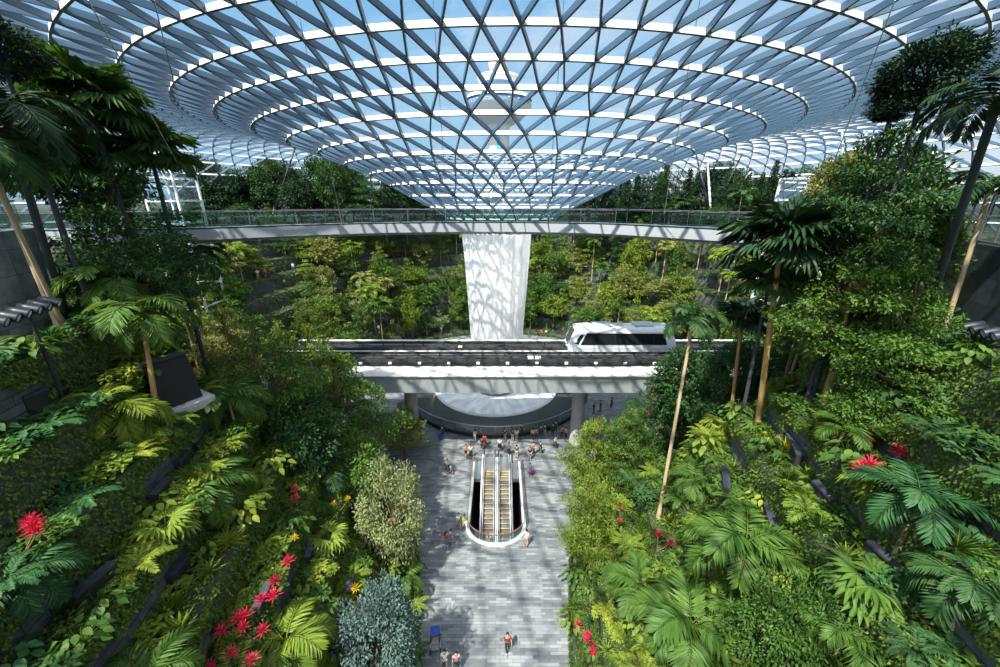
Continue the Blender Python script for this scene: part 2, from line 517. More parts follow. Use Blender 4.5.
# ================================================================ THE VALLEY: floor, terraces, plateau
BR = 24.5                                # radius of the bowl round the basin
STEP, WALL0, NLEV = 2.3, 0.9, 10
def side_curve(sg, x0, sl):
    """boundary of the paved valley floor from behind the camera to the back of the bowl"""
    yk = 22.0
    P = Vector((sg * (x0 + sl * yk), yk))
    n = Vector((sg, -sl)).normalized()
    lo_, hi_ = 5.0, 40.0
    for _ in range(60):
        r = (lo_ + hi_) / 2
        C = P + n * r
        if (C - Vector((0, AY))).length - r - BR > 0: lo_ = r
        else: hi_ = r
    # distance grows slower than r, so bracket by sign
    C = P + n * r
    T = C + (Vector((0, AY)) - C).normalized() * r
    pts = []
    y = -8.0
    while y < yk - 0.3:
        pts.append((Vector((sg * (x0 + sl * y), y)), n, 1.55)); y += 1.0
    a0 = math.atan2(P.y - C.y, P.x - C.x); a1 = math.atan2(T.y - C.y, T.x - C.x)
    if sg < 0:
        while a1 < a0: a1 += 2 * PI
        if a1 - a0 > PI: a1 -= 2 * PI
    else:
        if a0 < 0: a0 += 2 * PI
        if a1 < 0: a1 += 2 * PI
    m = max(4, int(abs(a1 - a0) * r / 1.0))
    for i in range(m):
        a = a0 + (a1 - a0) * i / m
        d = Vector((math.cos(a), math.sin(a)))
        f = i / m
        pts.append((C + d * r, -d, 1.55 + (0.95 - 1.55) * f * f * (3 - 2 * f)))
    b0 = math.atan2(T.y - AY, T.x)
    if sg < 0 and b0 < 0: b0 += 2 * PI
    m = 70
    for i in range(m + (1 if sg < 0 else 0)):
        a = b0 + (PI / 2 - b0) * i / m
        d = Vector((math.cos(a), math.sin(a)))
        f = min(1, i / 18)
        pts.append((Vector((0, AY)) + d * BR, d, 0.95 + (0.86 - 0.95) * f))
    return pts
left = side_curve(-1, 2.0, 0.2)
right = side_curve(1, 1.8, 0.17)
CURVE = left + right[::-1]
NL = len(left)
CXY = np.array([[p.x, p.y] for p, n, s in CURVE]); CNN = np.array([[n.x, n.y] for p, n, s in CURVE]); CSL = np.array([s for p, n, s in CURVE])
# smooth the slope a little
for _ in range(6):
    CSL[1:-1] = (CSL[:-2] + CSL[1:-1] * 2 + CSL[2:]) / 4
def near(x, y):
    d = (CXY[:, 0] - x) ** 2 + (CXY[:, 1] - y) ** 2
    i = int(np.argmin(d))
    o = (x - CXY[i, 0]) * CNN[i, 0] + (y - CXY[i, 1]) * CNN[i, 1]
    sgn = 1 if o > 0 else -1
    return i, sgn * math.sqrt(d[i]), CSL[i]
def lev_off(i, k):
    return k * STEP / CSL[i]
def gz(x, y):
    """height of the ground"""
    i, o, s = near(x, y)
    if o <= 0: return 0.0
    k = int(o / (STEP / s))
    return WALL0 + min(k, NLEV - 1) * STEP
def so(i, o):
    return float(CXY[i, 0] + CNN[i, 0] * o), float(CXY[i, 1] + CNN[i, 1] * o)

# paved floor with the well of the escalators cut out
def floor_mesh():
    poly = [(p.x + n.x * 0.3, p.y + n.y * 0.3) for p, n, s in CURVE]
    cx, y0, y1, hw = -0.35, 24.95, 35.6, 2.42
    hole = [(cx + hw, y1)]
    for i in range(25):
        a = -PI * i / 24
        hole.append((cx + hw * math.cos(a), y0 + 1.9 + 1.9 * math.sin(a)))
    hole.append((cx - hw, y1))
    bm = bmesh.new()
    ov = [bm.verts.new((x, y, 0)) for x, y in poly]
    hv = [bm.verts.new((x, y, 0)) for x, y in hole]
    for L_ in (ov, hv):
        for i in range(len(L_)):
            bm.edges.new((L_[i], L_[(i + 1) % len(L_)]))
    bmesh.ops.triangle_fill(bm, use_beauty=True, use_dissolve=False, edges=bm.edges[:])
    # drop anything that fell inside the hole
    for f in list(bm.faces):
        c = f.calc_center_median()
        if abs(c.x - cx) < hw - .05 and y0 + 1.9 < c.y < y1 - .02:
            bm.faces.remove(f)
    for f in bm.faces:
        if f.normal.z < 0: f.normal_flip()
    me = bpy.data.meshes.new('floor')
    bm.to_mesh(me); bm.free()
    me.materials.append(M['paving'])
    return me, hole
fm, WELL = floor_mesh()
fl = new_obj('floor', fm)
tag(fl, 'grey slate plank paving of the valley floor', 'floor', kind='structure')

# terraces: every level one wall and the planted bed behind it
def uvmesh(name, vs, fs, uvs, mat, kind='structure', label=None, cat=None):
    me = bpy.data.meshes.new(name)
    me.from_pydata(vs, [], fs)
    uv = me.uv_layers.new(name='UVMap')
    li = 0
    for f in fs:
        for v in f:
            uv.data[li].uv = uvs[v]; li += 1
    me.materials.append(mat)
    o = new_obj(name, me)
    tag(o, label, cat, kind=kind)
    return o
ordw = ['lowest', 'second', 'third', 'fourth', 'fifth', 'sixth', 'seventh', 'eighth', 'ninth', 'topmost']
for k in range(NLEV):
    z0 = 0.0 if k == 0 else WALL0 + (k - 1) * STEP
    z1 = WALL0 + k * STEP
    vs, fs, uvs = [], [], []
    d = 0
    for i in range(len(CURVE)):
        x, y = so(i, lev_off(i, k))
        if i: d += math.hypot(x - px_, y - py_)
        px_, py_ = x, y
        vs += [(x, y, z0 - 0.05), (x, y, z1)]; uvs += [(d, z0), (d, z1)]
    for i in range(len(CURVE) - 1):
        fs.append((2 * i, 2 * i + 1, 2 * i + 3, 2 * i + 2))
    uvmesh('terrace_wall', vs, fs, uvs, M['terrace_stone'], label='dark coursed stone retaining wall, ' + ordw[k] + ' of the planted terraces', cat='wall')
    vs, fs = [], []
    for i in range(len(CURVE)):
        x, y = so(i, lev_off(i, k))
        x2, y2 = so(i, lev_off(i, k + 1) if k < NLEV - 1 else lev_off(i, k + 1) + 34)
        vs += [(x, y, z1), (x2, y2, z1)]
    for i in range(len(CURVE) - 1):
        fs.append((2 * i, 2 * i + 2, 2 * i + 3, 2 * i + 1))
    me = bpy.data.meshes.new('planting_bed'); me.from_pydata(vs, [], fs); me.materials.append(M['soil'])
    tag(new_obj('planting_bed', me), 'dark soil bed of the ' + ordw[k] + ' terrace', 'soil', kind='structure')

# ================================================================ LIGHT AND CAMERA
SUND = Vector((-0.29, -0.45, 0.84)).normalized()
def world():
    w = bpy.data.worlds.new('World'); SC.world = w; w.use_nodes = True
    t = w.node_tree; t.nodes.clear()
    N = t.nodes.new; L = t.links.new
    out = N('ShaderNodeOutputWorld'); bg = N('ShaderNodeBackground')
    tc = N('ShaderNodeTexCoord')
    sx = N('ShaderNodeSeparateXYZ'); L(tc.outputs['Generated'], sx.inputs[0])
    # blue sky by height above the horizon
    r = N('ShaderNodeValToRGB'); cr = r.color_ramp
    cr.elements[0].position = 0.0; cr.elements[0].color = (0.25, 0.39, 0.52, 1)
    cr.elements[1].position = 1.0; cr.elements[1].color = (0.03, 0.14, 0.38, 1)
    e = cr.elements.new(0.22); e.color = (0.235, 0.40, 0.555, 1)
    e = cr.elements.new(0.5); e.color = (0.09, 0.27, 0.51, 1)
    L(sx.outputs[2], r.inputs[0])
    # clouds, thicker to the right
    mp = N('ShaderNodeMapping'); mp.inputs['Scale'].default_value = (1.5, 1.5, 3.0)
    L(tc.outputs['Generated'], mp.inputs['Vector'])
    nz = N('ShaderNodeTexNoise'); nz.inputs['Scale'].default_value = 1.8; nz.inputs['Detail'].default_value = 8; nz.inputs['Roughness'].default_value = 0.55
    L(mp.outputs[0], nz.inputs['Vector'])
    ad = N('ShaderNodeMath'); ad.operation = 'MULTIPLY_ADD'; ad.inputs[1].default_value = 0.30
    L(sx.outputs[0], ad.inputs[0]); L(nz.outputs['Fac'], ad.inputs[2])
    cf = N('ShaderNodeMapRange'); cf.inputs['From Min'].default_value = 0.50; cf.inputs['From Max'].default_value = 0.80
    L(ad.outputs[0], cf.inputs['Value'])
    mx = N('ShaderNodeMix'); mx.data_type = 'RGBA'
    L(cf.outputs['Result'], mx.inputs['Factor']); L(r.outputs[0], mx.inputs['A'])
    mx.inputs['B'].default_value = (0.50, 0.54, 0.58, 1)
    # glow added round the sun, behind the camera, to hold up the fill light
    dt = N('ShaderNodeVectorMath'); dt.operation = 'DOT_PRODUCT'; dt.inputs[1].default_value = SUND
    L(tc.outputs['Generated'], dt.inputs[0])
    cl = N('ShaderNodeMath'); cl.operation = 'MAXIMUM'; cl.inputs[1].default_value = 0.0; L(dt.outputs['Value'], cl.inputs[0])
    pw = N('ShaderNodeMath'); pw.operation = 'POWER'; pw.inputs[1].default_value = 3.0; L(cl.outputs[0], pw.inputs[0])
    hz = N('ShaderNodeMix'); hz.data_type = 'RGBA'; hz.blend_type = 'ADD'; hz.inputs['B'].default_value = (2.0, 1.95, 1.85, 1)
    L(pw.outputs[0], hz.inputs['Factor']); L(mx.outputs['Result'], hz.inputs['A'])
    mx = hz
    # ground below the horizon
    st = N('ShaderNodeMapRange'); st.inputs['From Min'].default_value = -0.02; st.inputs['From Max'].default_value = 0.01
    L(sx.outputs[2], st.inputs['Value'])
    m2 = N('ShaderNodeMix'); m2.data_type = 'RGBA'
    L(st.outputs['Result'], m2.inputs['Factor']); m2.inputs['A'].default_value = (0.12, 0.14, 0.12, 1)
    L(mx.outputs['Result'], m2.inputs['B'])
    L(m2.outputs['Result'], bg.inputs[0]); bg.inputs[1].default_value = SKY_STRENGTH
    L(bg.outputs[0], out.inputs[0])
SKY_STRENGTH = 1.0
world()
sl = bpy.data.lights.new('sun', 'SUN'); sl.energy = 6.8; sl.angle = 0.014; sl.color = (1.0, 0.94, 0.81)
so_ = new_obj('sun', sl)
so_.rotation_euler = SUND.to_track_quat('Z', 'Y').to_euler()
so_.location = (-40, -40, 90)
cam = bpy.data.cameras.new('camera'); cam.lens = 36 * FPX / 1000; cam.sensor_width = 36; cam.clip_end = 2000; cam.clip_start = 0.1
co = new_obj('camera', cam); co.location = (0, 0, CAMZ); co.rotation_euler = (PI / 2 - PITCH, 0, 0)
SC.camera = co
SC.view_settings.view_transform = 'Standard'
SC.view_settings.look = 'None'
SC.view_settings.exposure = 0.72
SC.view_settings.gamma = 1.0
SC.view_settings.use_curve_mapping = False
SC.cycles.max_bounces = 6
SC.cycles.diffuse_bounces = 3
SC.cycles.glossy_bounces = 2
SC.cycles.transmission_bounces = 4
SC.cycles.transparent_max_bounces = 14
SC.cycles.use_denoising = True
SC.cycles.caustics_reflective = False
SC.cycles.caustics_refractive = False
SC.cycles.sample_clamp_indirect = 4.0
# ================================================================ BASIN AND WATERFALL
PC = Vector((-0.6, 54.0, 0))
bs = empty('water_basin', PC)
tag(bs, 'round dark stone basin with a railing under the waterfall', 'basin')
mb = MB(); mb.lathe([(13.7, 0), (13.7, 0.45), (13.45, 0.5), (13.2, 0.42), (9.3, 0.16), (9.3, 0.0)], 96)
mb.build('basin_floor', M['pool_dark'], bs, True)
mb = MB(); mb.lathe([(13.72, 0.02), (13.76, 0.02), (13.76, 0.40), (13.72, 0.40)], 96)
mb.build('plinth', M['black'], bs)
mb = MB(); mb.lathe([(9.3, 0.0), (9.3, 0.30), (9.15, 0.36), (9.0, 0.30), (9.0, 0.0)], 96)
mb.build('funnel_rim', M['white_paint'], bs, True)
rl = MB(); rl.lathe([(13.55, 0.5), (13.56, 0.5), (13.56, 1.42), (13.55, 1.42)], 96)
rl.build('glass_balustrade', M['clear_glass'], bs)
hr = MB()
for i in range(96):
    a, b = 2 * PI * i / 96, 2 * PI * (i + 1) / 96
    hr.tube([(13.55 * math.cos(a), 13.55 * math.sin(a), 1.48), (13.55 * math.cos(b), 13.55 * math.sin(b), 1.48)], 0.06, 6, cap=False)
hr.build('handrail', M['steel'], bs, True)
for i in range(48):
    a = 2 * PI * i / 48
    q = MB(); q.box((13.55 * math.cos(a), 13.55 * math.sin(a), 0.96), (0.05, 0.05, 1.0), (0, 0, a)); q.build('post', M['rail_steel'], bs)
# foam sheet sloping into the middle
mb = MB(); mb.lathe([(0.05, -0.30), (3.0, -0.15), (6.0, 0.12), (9.0, 0.22)], 96)
fo = mb.build('foaming_water', M['foam_water'], None, True); fo.location = PC + Vector((0, 0, 0.12))
tag(fo, 'white foaming water spreading across the round basin', 'water', kind='stuff')
wf = MB()
prof = []
for i in range(40):
    f = i / 39
    z = 23.45 - f * 23.2
    r = 3.55 + 1.05 * (1 - f) ** 1.6
    prof.append((r, z))
N_ = 144
for (r, z) in prof:
    for k in range(N_):
        th = 2 * PI * k / N_
        w = 0.05 * math.sin(17 * th + z * .12) + 0.035 * math.sin(41 * th - z * .2)
        wf.v.append((r * (1 + w * .5) * math.cos(th), r * (1 + w * .5) * math.sin(th), z))
for i in range(39):
    for k in range(N_):
        k2 = (k + 1) % N_
        wf.f.append((i * N_ + k, i * N_ + k2, (i + 1) * N_ + k2, (i + 1) * N_ + k)); wf.m.append(0)
wo = wf.build('waterfall', M['falling_water'], None, True); wo.location = (-0.45, 54, 0.25)
tag(wo, 'tall round curtain of white water falling from the roof funnel into the basin', 'waterfall')

# ================================================================ TRAIN GUIDEWAY
gw = empty('train_guideway', (0, 39.5, 0))
tag(gw, 'pale concrete train viaduct with two dark tracks crossing in front of the waterfall', 'bridge')
GX0, GX1 = -24.0, 30.0
def gpart(mb, name, m, **k):
    o = mb.build(name, m, gw, **k); o.location = (0, -39.5, 0); return o
DZ = 10.75                                         # top of the near walkway
# deep box girder with seams in its face
m = MB(); m.extrude_x([(35.3, DZ - 2.0), (35.3, DZ - 0.12), (43.6, DZ - 0.12), (43.6, DZ - 2.0), (41.5, DZ - 2.6), (37.5, DZ - 2.6)], GX0, GX1)
gpart(m, 'girder', M['fascia_grey'], fixn=True)
m = MB()
x = GX0
while x < GX1:
    m.box((x, 35.29, DZ - 1.05), (0.035, 0.03, 1.75)); x += 1.85
tag(gpart(m, 'panel_seam', M['deck_grey']), kind='stuff')
m = MB(); m.extrude_x([(35.1, DZ - 0.14), (35.1, DZ), (37.4, DZ), (37.4, DZ - 0.14)], GX0, GX1)
gpart(m, 'walkway', M['concrete_light'], fixn=True)
m = MB(); m.extrude_x([(37.35, DZ-.1), (37.35, DZ + 0.14), (37.6, DZ + 0.14), (37.6, DZ-.1)], GX0, GX1)
gpart(m, 'kerb', M['black'], fixn=True)
m = MB(); m.box(((GX0 + GX1) / 2, 40.0, DZ - 0.1), (GX1 - GX0, 6.9, 0.06)); gpart(m, 'track_bed', M['track_dark'])
for y, nm in ((38.15, 0.30), (39.55, .30), (41.55, .30), (42.85, .30)):
    m = MB(); m.extrude_x([(y - .33, DZ - .1), (y - .33, DZ + nm * .5), (y + .33, DZ + nm * .5), (y + .33, DZ - .1)], GX0, GX1)
    gpart(m, 'running_plinth', M['track_dark'], fixn=True)
for y in (37.8, 39.95, 41.15, 43.25):
    m = MB(); m.extrude_x([(y - .05, DZ + .35), (y - .05, DZ + .62), (y + .05, DZ + .62), (y + .05, DZ + .35)], GX0, GX1)
    x = GX0 + .5
    while x < GX1:
        m.box((x, y, DZ + .15), (.12, .08, .45)); x += 2.4
    gpart(m, 'guide_rail', M['track_dark'], fixn=True)
m = MB(); m.extrude_x([(40.25, DZ - .1), (40.25, DZ + .40), (40.9, DZ + .40), (40.9, DZ - .1)], GX0, GX1)
gpart(m, 'centre_wall', M['concrete'], fixn=True)
m = MB(); m.extrude_x([(43.45, DZ - .2), (43.45, DZ + .62), (43.85, DZ + .62), (43.85, DZ - .2)], GX0, GX1)
gpart(m, 'far_parapet', M['concrete_light'], fixn=True)
for x in np.arange(-24, 29, 3.1):
    m = MB(); m.bbox((float(x), 37.72, DZ + .2), (.34, .2, .3), .03); gpart(m, 'junction_box', M['white_paint'])
for x in (3.3, 4.1):
    m = MB(); m.bbox((x, 38.75, DZ + .25), (.62, .5, .6), .04); gpart(m, 'equipment_box', M['concrete_light'])
m = MB(); m.bbox((-4.6, 41.9, DZ + .25), (.5, .5, .55), .04); gpart(m, 'equipment_box', M['concrete_light'])
for x in (-10.2, 9.0, ):
    p = MB()
    p.lathe([(0.78, 0.0), (0.72, 0.3), (0.72, DZ - 3.2), (1.5, DZ - 2.3)], 24)
    o = p.build('pier', M['concrete'], gw, True); o.location = (x, 39.6 - 39.5, 0)

# ================================================================ THE TRAIN
def train():
    T = empty('people_mover_train', (13.75, 42.0, DZ + 0.02)); T.scale = (1, 1, .93)
    tag(T, 'white driverless train car with a dark window band on the viaduct', 'train')
    Lh, W = 6.15, 2.65
    # body: cross-section lofted along x with raked ends
    sec = [(-1.25, 0.25), (-1.32, 0.9), (-1.32, 1.6), (-1.20, 2.85), (-1.02, 3.18), (-0.6, 3.34), (0.6, 3.34), (1.02, 3.18), (1.20, 2.85), (1.32, 1.6), (1.32, 0.9), (1.25, 0.25)]
    def xoff(z, end):
        # nose: widest at z=1.2, raked back to the roof
        if z < 1.2: d = 0.12 * (1.2 - z) / 0.95
        else: d = 0.95 * ((z - 1.2) / 2.14) ** 1.15
        return d
    b = MB()
    n = len(sec)
    xs = [(-1, 0.0, .80), (-1, .18, .94), (-1, .6, 1.0), (1, .6, 1.0), (1, .18, .94), (1, 0, .80)]
    for (e, ins, k) in xs:
        for (y, z) in sec:
            b.v.append((e * (Lh - ins - xoff(z, e)), y * k, z))
    for i in range(len(xs) - 1):
        for j in range(n):
            j2 = (j + 1) % n
            b.f.append((i * n + j, i * n + j2, (i + 1) * n + j2, (i + 1) * n + j)); b.m.append(0)
    b.f.append(tuple(range(n))); b.m.append(0)
    b.f.append(tuple((len(xs) - 1) * n + i for i in range(n))[::-1]); b.m.append(0)
    body = b.build('body', M['train_white'], T, fixn=True)
    for s in (-1, 1):
        # window band, slightly proud of the side, with a raked end
        w = MB()
        def pt(x, z): return (x, s * (1.36 - max(0, z - 1.6) * 0.096), z)
        poly = [(-4.75, 1.22), (4.95, 1.22), (4.5, 2.62), (-4.1, 2.68)]
        w.add([pt(*q) for q in poly], [(0, 1, 2, 3)])
        w.add([(p[0], p[1] - s * .06, p[2]) for p in [pt(*q) for q in poly]], [(0, 1, 2, 3)])
        w.build('side_window', M['glass_black'], T)
        for x0 in (-2.55, 1.75):
            for dx in (0.0, .78):
                dd = MB()
                q0, q1 = x0 + dx, x0 + dx + .74
                dd.add([(q0, s * 1.30, .42), (q1, s * 1.30, .42), (q1, s * 1.345, 1.2), (q0, s * 1.345, 1.2)], [(0, 1, 2, 3)])
                dd.build('door', M['train_grey'], T)
        for x in (-2.75, -.9, .55, 1.55, 3.4):
            v = MB(); v.beam((x, s * 1.37, 1.24), (x, s * 1.27, 2.62), .05, .03, (0, s, 0)); v.build('window_mullion', M['black'], T)
        k = MB(); k.box((0, s * 1.33, .62), (10.6, .05, .5)); k.build('skirt', M['train_grey'], T)
        # cab quarter window
        c = MB(); c.add([(-5.45, s * 1.32, 1.4), (-4.95, s * 1.35, 1.25), (-4.4, s * 1.29, 2.5), (-4.75, s * 1.26, 2.5)], [(0, 1, 2, 3)])
        c.build('quarter_window', M['glass_black'], T)
    for e in (-1, 1):
        c = MB()
        def ep(y, z): return (e * (Lh + .02 - xoff(z, e)), y, z)
        c.add([ep(-.92, 1.35), ep(.92, 1.35), ep(.80, 2.2), ep(.72, 2.95), ep(-.72, 2.95), ep(-.80, 2.2)], [(0, 1, 2, 5), (5, 2, 3, 4)])
        c.build('windscreen', M['glass_black'], T)
        for y in (-.72, .72):
            l = MB(); l.sphere((e * (Lh - .02), y, .95), .11, 8, 6); l.build('headlamp', M['lens_white'], T, True)
    for x in (-2.2, 2.4):
        a = MB(); a.bbox((x, 0, 3.42), (2.2, 1.5, .22), .06); a.build('roof_unit', M['train_grey'], T)
    for x in (-3.9, -.2, 4.1):
        a = MB(); a.bbox((x, .1, 3.37), (.7, .9, .12), .04); a.build('roof_hatch', M['train_grey'], T)
    for x in (-3.4, 3.4):
        for y in (-1.0, 1.0):
            w = MB(); w.lathe([(0.05, -.14), (.38, -.14), (.45, -.08), (.45, .08), (.38, .14), (.05, .14)], 20)
            o = w.build('wheel', M['black'], T, True); o.location = (x, y * .98, .45); o.rotation_euler = (PI / 2, 0, 0)
train()

# ================================================================ CANOPY BRIDGE (glass footbridge)
CB = empty('canopy_footbridge', (0, 37.8, 24.3))
tag(CB, 'curved pale footbridge with glass railings passing under the roof funnel', 'bridge')
cbl = catmull([(-42, 28.2, 0), (-34, 28.4, 0), (-27.5, 28.9, 0), (-22.5, 30.6, 0), (-17, 33.9, 0), (-10, 36.9, 0), (0, 38.0, 0), (8.4, 36.2, 0), (12.4, 33.2, 0), (16.6, 29.4, 0), (20.5, 26.0, 0), (25.5, 22.5, 0)], 6)
def cpart(mb, name, m, smooth=False, par=None):
    o = mb.build(name, m, par or CB, smooth)
    if par is None: o.location = (-0.0, -37.8, -24.3)
    return o
def strip(line, prof, mb):
    """sweep a closed (offset,z) profile along the line; offset>0 is away from the camera"""
    n = len(prof); b = len(mb.v)
    for i, p in enumerate(line):
        t = line[min(i + 1, len(line) - 1)] - line[max(i - 1, 0)]; t.normalize()
        nn = Vector((-t.y, t.x, 0))
        for o, z in prof:
            q = p + nn * o
            mb.v.append((q.x, q.y, z))
    for i in range(len(line) - 1):
        for j in range(n):
            j2 = (j + 1) % n
            mb.f.append((b + i * n + j, b + (i + 1) * n + j, b + (i + 1) * n + j2, b + i * n + j2)); mb.m.append(0)
BZ = CAMZ - 3.08
m = MB(); strip(cbl, [(0, BZ), (0, BZ + .78), (3.2, BZ + .78), (3.2, BZ), (2.4, BZ - .2), (.8, BZ - .2)], m); cpart(m, 'deck', M['bridge_white'])
for off in (0.06, 3.1):
    m = MB(); strip(cbl, [(off, BZ + .85), (off, BZ + 2.0), (off + .025, BZ + 2.0), (off + .025, BZ + .85)], m); cpart(m, 'glass_railing', M['rail_glass'])
    m = MB(); strip(cbl, [(off - .015, BZ + 2.0), (off - .015, BZ + 2.045), (off + .035, BZ + 2.045), (off + .035, BZ + 2.0)], m); cpart(m, 'handrail', M['rail_steel'])
    m = MB(); strip(cbl, [(off - .03, BZ + .76), (off - .03, BZ + .90), (off + .06, BZ + .90), (off + .06, BZ + .76)], m); cpart(m, 'shoe_rail', M['dark_metal'])
    acc = 0; last = None
    for i, p in enumerate(cbl):
        if last is not None: acc += (p - last).length
        last = p
        if acc > 2.4:
            acc = 0
            t = cbl[min(i + 1, len(cbl) - 1)] - cbl[i - 1]; t.normalize(); nn = Vector((-t.y, t.x, 0))
            q = p + nn * (off + .012)
            m = MB(); m.box((q.x, q.y, BZ + 1.46), (.03, .04, 1.2), (0, 0, math.atan2(t.y, t.x))); cpart(m, 'post', M['rail_steel'])
for off in (.5, 2.7):
    m = MB(); strip(cbl, [(off, BZ - .26), (off, BZ - .2), (off + .18, BZ - .2), (off + .18, BZ - .26)], m); cpart(m, 'edge_girder', M['fascia_grey'])

# ================================================================ ESCALATORS IN THEIR WELL
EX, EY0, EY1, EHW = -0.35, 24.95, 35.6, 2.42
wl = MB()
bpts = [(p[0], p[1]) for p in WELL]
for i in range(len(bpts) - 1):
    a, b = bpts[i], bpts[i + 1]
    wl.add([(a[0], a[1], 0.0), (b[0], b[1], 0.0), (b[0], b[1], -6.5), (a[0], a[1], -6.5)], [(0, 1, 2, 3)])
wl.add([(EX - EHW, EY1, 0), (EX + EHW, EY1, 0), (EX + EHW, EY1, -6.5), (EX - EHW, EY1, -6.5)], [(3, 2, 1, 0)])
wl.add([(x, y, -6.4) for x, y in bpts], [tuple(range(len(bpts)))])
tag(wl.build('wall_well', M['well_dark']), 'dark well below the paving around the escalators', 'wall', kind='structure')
rim = empty('well_balustrade', (EX, EY0, 0))
tag(rim, 'horseshoe glass balustrade with a white rim round the escalator well', 'balustrade')
def rp(mb, name, m, sm=False):
    o = mb.build(name, m, rim, sm); o.location = (-EX, -EY0, 0); return o
line = [Vector((x, y, 0)) for x, y in bpts]
def off_line(o):
    out = []
    for i, p in enumerate(line):
        t = line[min(i + 1, len(line) - 1)] - line[max(i - 1, 0)]; t.normalize()
        out.append(p + Vector((-t.y, t.x, 0)) * o)
    return out
m = MB(); strip(off_line(0), [(-.06, -.5), (-.06, .16), (.22, .16), (.22, -.5)], m); rp(m, 'rim', M['white_paint'])
m = MB(); strip(off_line(0.08), [(0, .15), (0, 1.1), (.025, 1.1), (.025, .15)], m); rp(m, 'glass_panel', M['clear_glass'])
m = MB(); strip(off_line(0.08), [(-.025, 1.09), (-.025, 1.15), (.045, 1.15), (.045, 1.09)], m); rp(m, 'handrail', M['rim_copper'])
def escalator(cx, label):
    E = empty('escalator', (cx, EY1, 0))
    tag(E, label, 'escalator', 'escalators in the well')
    w = 1.0
    def ep(mb, name, mt, sm=False):
        return mb.build(name, mt, E, sm)
    # path in (y,z): flat landing, then 30 degrees down towards the viewer
    y_flat, y_in = 0.9, -2.0
    m = MB(); m.box((0, -.2, .015), (w, 2.4, .03)); lp = ep(m, 'landing_plate', M['steel'])
    m = MB(); m.box((0, -1.45, .02), (w, .12, .03)); m.build('comb_plate', M['step_yellow'], lp)
    run = .41; rise = run * math.tan(math.radians(28))
    stp = None
    sm_, ym_ = None, None
    y, z = -1.5, 0.0
    for i in range(25):
        st = MB(); st.box((0, -run / 2, -.02), (w - .02, run - .01, .05)); st.box((0, -run + .01, -rise / 2 - .02), (w - .02, .02, rise), mi=0)
        if sm_ is None:
            sm_ = st.mesh('step', [M['step_metal']])
            yl = MB(); yl.box((0, -run + .04, .008), (w - .04, .05, .012)); ym_ = yl.mesh('yellow_edge', [M['step_yellow']])
        s_ = new_obj('step', sm_, E); s_.location = (0, y, z)
        e_ = new_obj('yellow_edge', ym_, s_)
        y -= run
        z -= rise if i > 1 else rise * .4 * i
    for sx in (-1, 1):
        inner = (sx > 0) == (cx < EX); sw = .11 if inner else .30; sx_ = sx * (-.035 if inner else .06)
        x = sx * (w / 2 + .10)
        pth = [(x, .9, .02), (x, -1.5, .02)]
        yb, zb = y, z
        m = MB()
        m.beam((x + sx_, .95, .12), (x + sx_, -1.6, .12), sw, .5); m.beam((x + sx_, -1.6, .12), (x + sx_, yb, zb + .25), sw, .5); ep(m, 'skirt', M['white_paint'])
        g = MB()
        g.add([(x, .9, .1), (x, -1.6, .1), (x, yb, zb + .2), (x, yb, zb + 1.05), (x, -1.6, .95), (x, .9, .95)], [(0, 1, 4, 5), (1, 2, 3, 4)]); ep(g, 'glass_side', M['clear_glass'])
        h = MB(); h.tube([(x, .95, .3), (x, 1.15, .62), (x, .95, .98), (x, -1.6, .98), (x, yb, zb + 1.08)], .055, 6); ep(h, 'handrail', M['black'], True)
escalator(EX - .80, 'left escalator of the pair descending into the well')
escalator(EX + .80, 'right escalator of the pair descending into the well')
dv = MB(); dv.beam((EX, EY1 + .6, .12), (EX, EY1 - 1.6, .12), .34, .4); dv.beam((EX, EY1 - 1.6, .12), (EX, EY1 - 11.6, -5.2), .34, .4)
tag(dv.build('divider', M['white_paint']), 'white sloping strip between the two escalators', 'divider')
for sx, nm in ((-1, 'left'), (1, 'right')):
    pn = MB(); x = EX + sx * 2.01
    pn.add([(x - .36, EY1, .02), (x + .36, EY1, .02), (x + .36, EY1 - 2.6, .02), (x - .36, EY1 - 2.6, .02)], [(0, 3, 2, 1)])
    pn.add([(x - .36, EY1 - 2.6, .02), (x + .36, EY1 - 2.6, .02), (x + .36, EY1 - 2.6, -.4), (x - .36, EY1 - 2.6, -.4)], [(0, 1, 2, 3)])
    pl = pn.build('landing_ledge', M['steel']); tag(pl, 'grey ledge beside the ' + nm + ' escalator at its head', 'ledge')

# ================================================================ CONTROL TOWER OUTSIDE
TW = Vector((-0.9, 255, 0)); 
def zt(py): return at(497, py, 255).z
def rt(w): return w / FPX * (255 * CP - 40 * SP)
tw = empty('control_tower', (TW.x, TW.y, 0))
tag(tw, 'white airport control tower with stacked round decks seen through the glass roof', 'tower')
def tp(prof, name, m, n=32):
    q = MB(); q.lathe([(r, z) for r, z in prof], n); q.build(name, M[m], tw, True)
tp([(rt(11), -20), (rt(11), zt(128)), (rt(17), zt(122))], 'shaft', 'tower_white')
tp([(rt(13), zt(126)), (rt(21), zt(121)), (rt(30), zt(113)), (rt(33), zt(107))], 'underside', 'tower_white')
tp([(rt(32.5), zt(107)), (rt(31.5), zt(101))], 'lower_window_band', 'tower_blue')
tp([(rt(33), zt(101)), (rt(30), zt(97)), (rt(20), zt(94)), (rt(16), zt(92))], 'lower_roof', 'tower_white')
tp([(rt(15), zt(92)), (rt(17), zt(84))], 'upper_window_band', 'tower_blue')
tp([(rt(17), zt(84)), (rt(21), zt(80)), (rt(20), zt(77)), (rt(9), zt(73)), (.1, zt(71))], 'cab_roof', 'tower_white')
q = MB(); q.sphere((0, 0, zt(64)), rt(9.5), 20, 12); q.build('radar_dome', M['tower_tan'], tw, True)
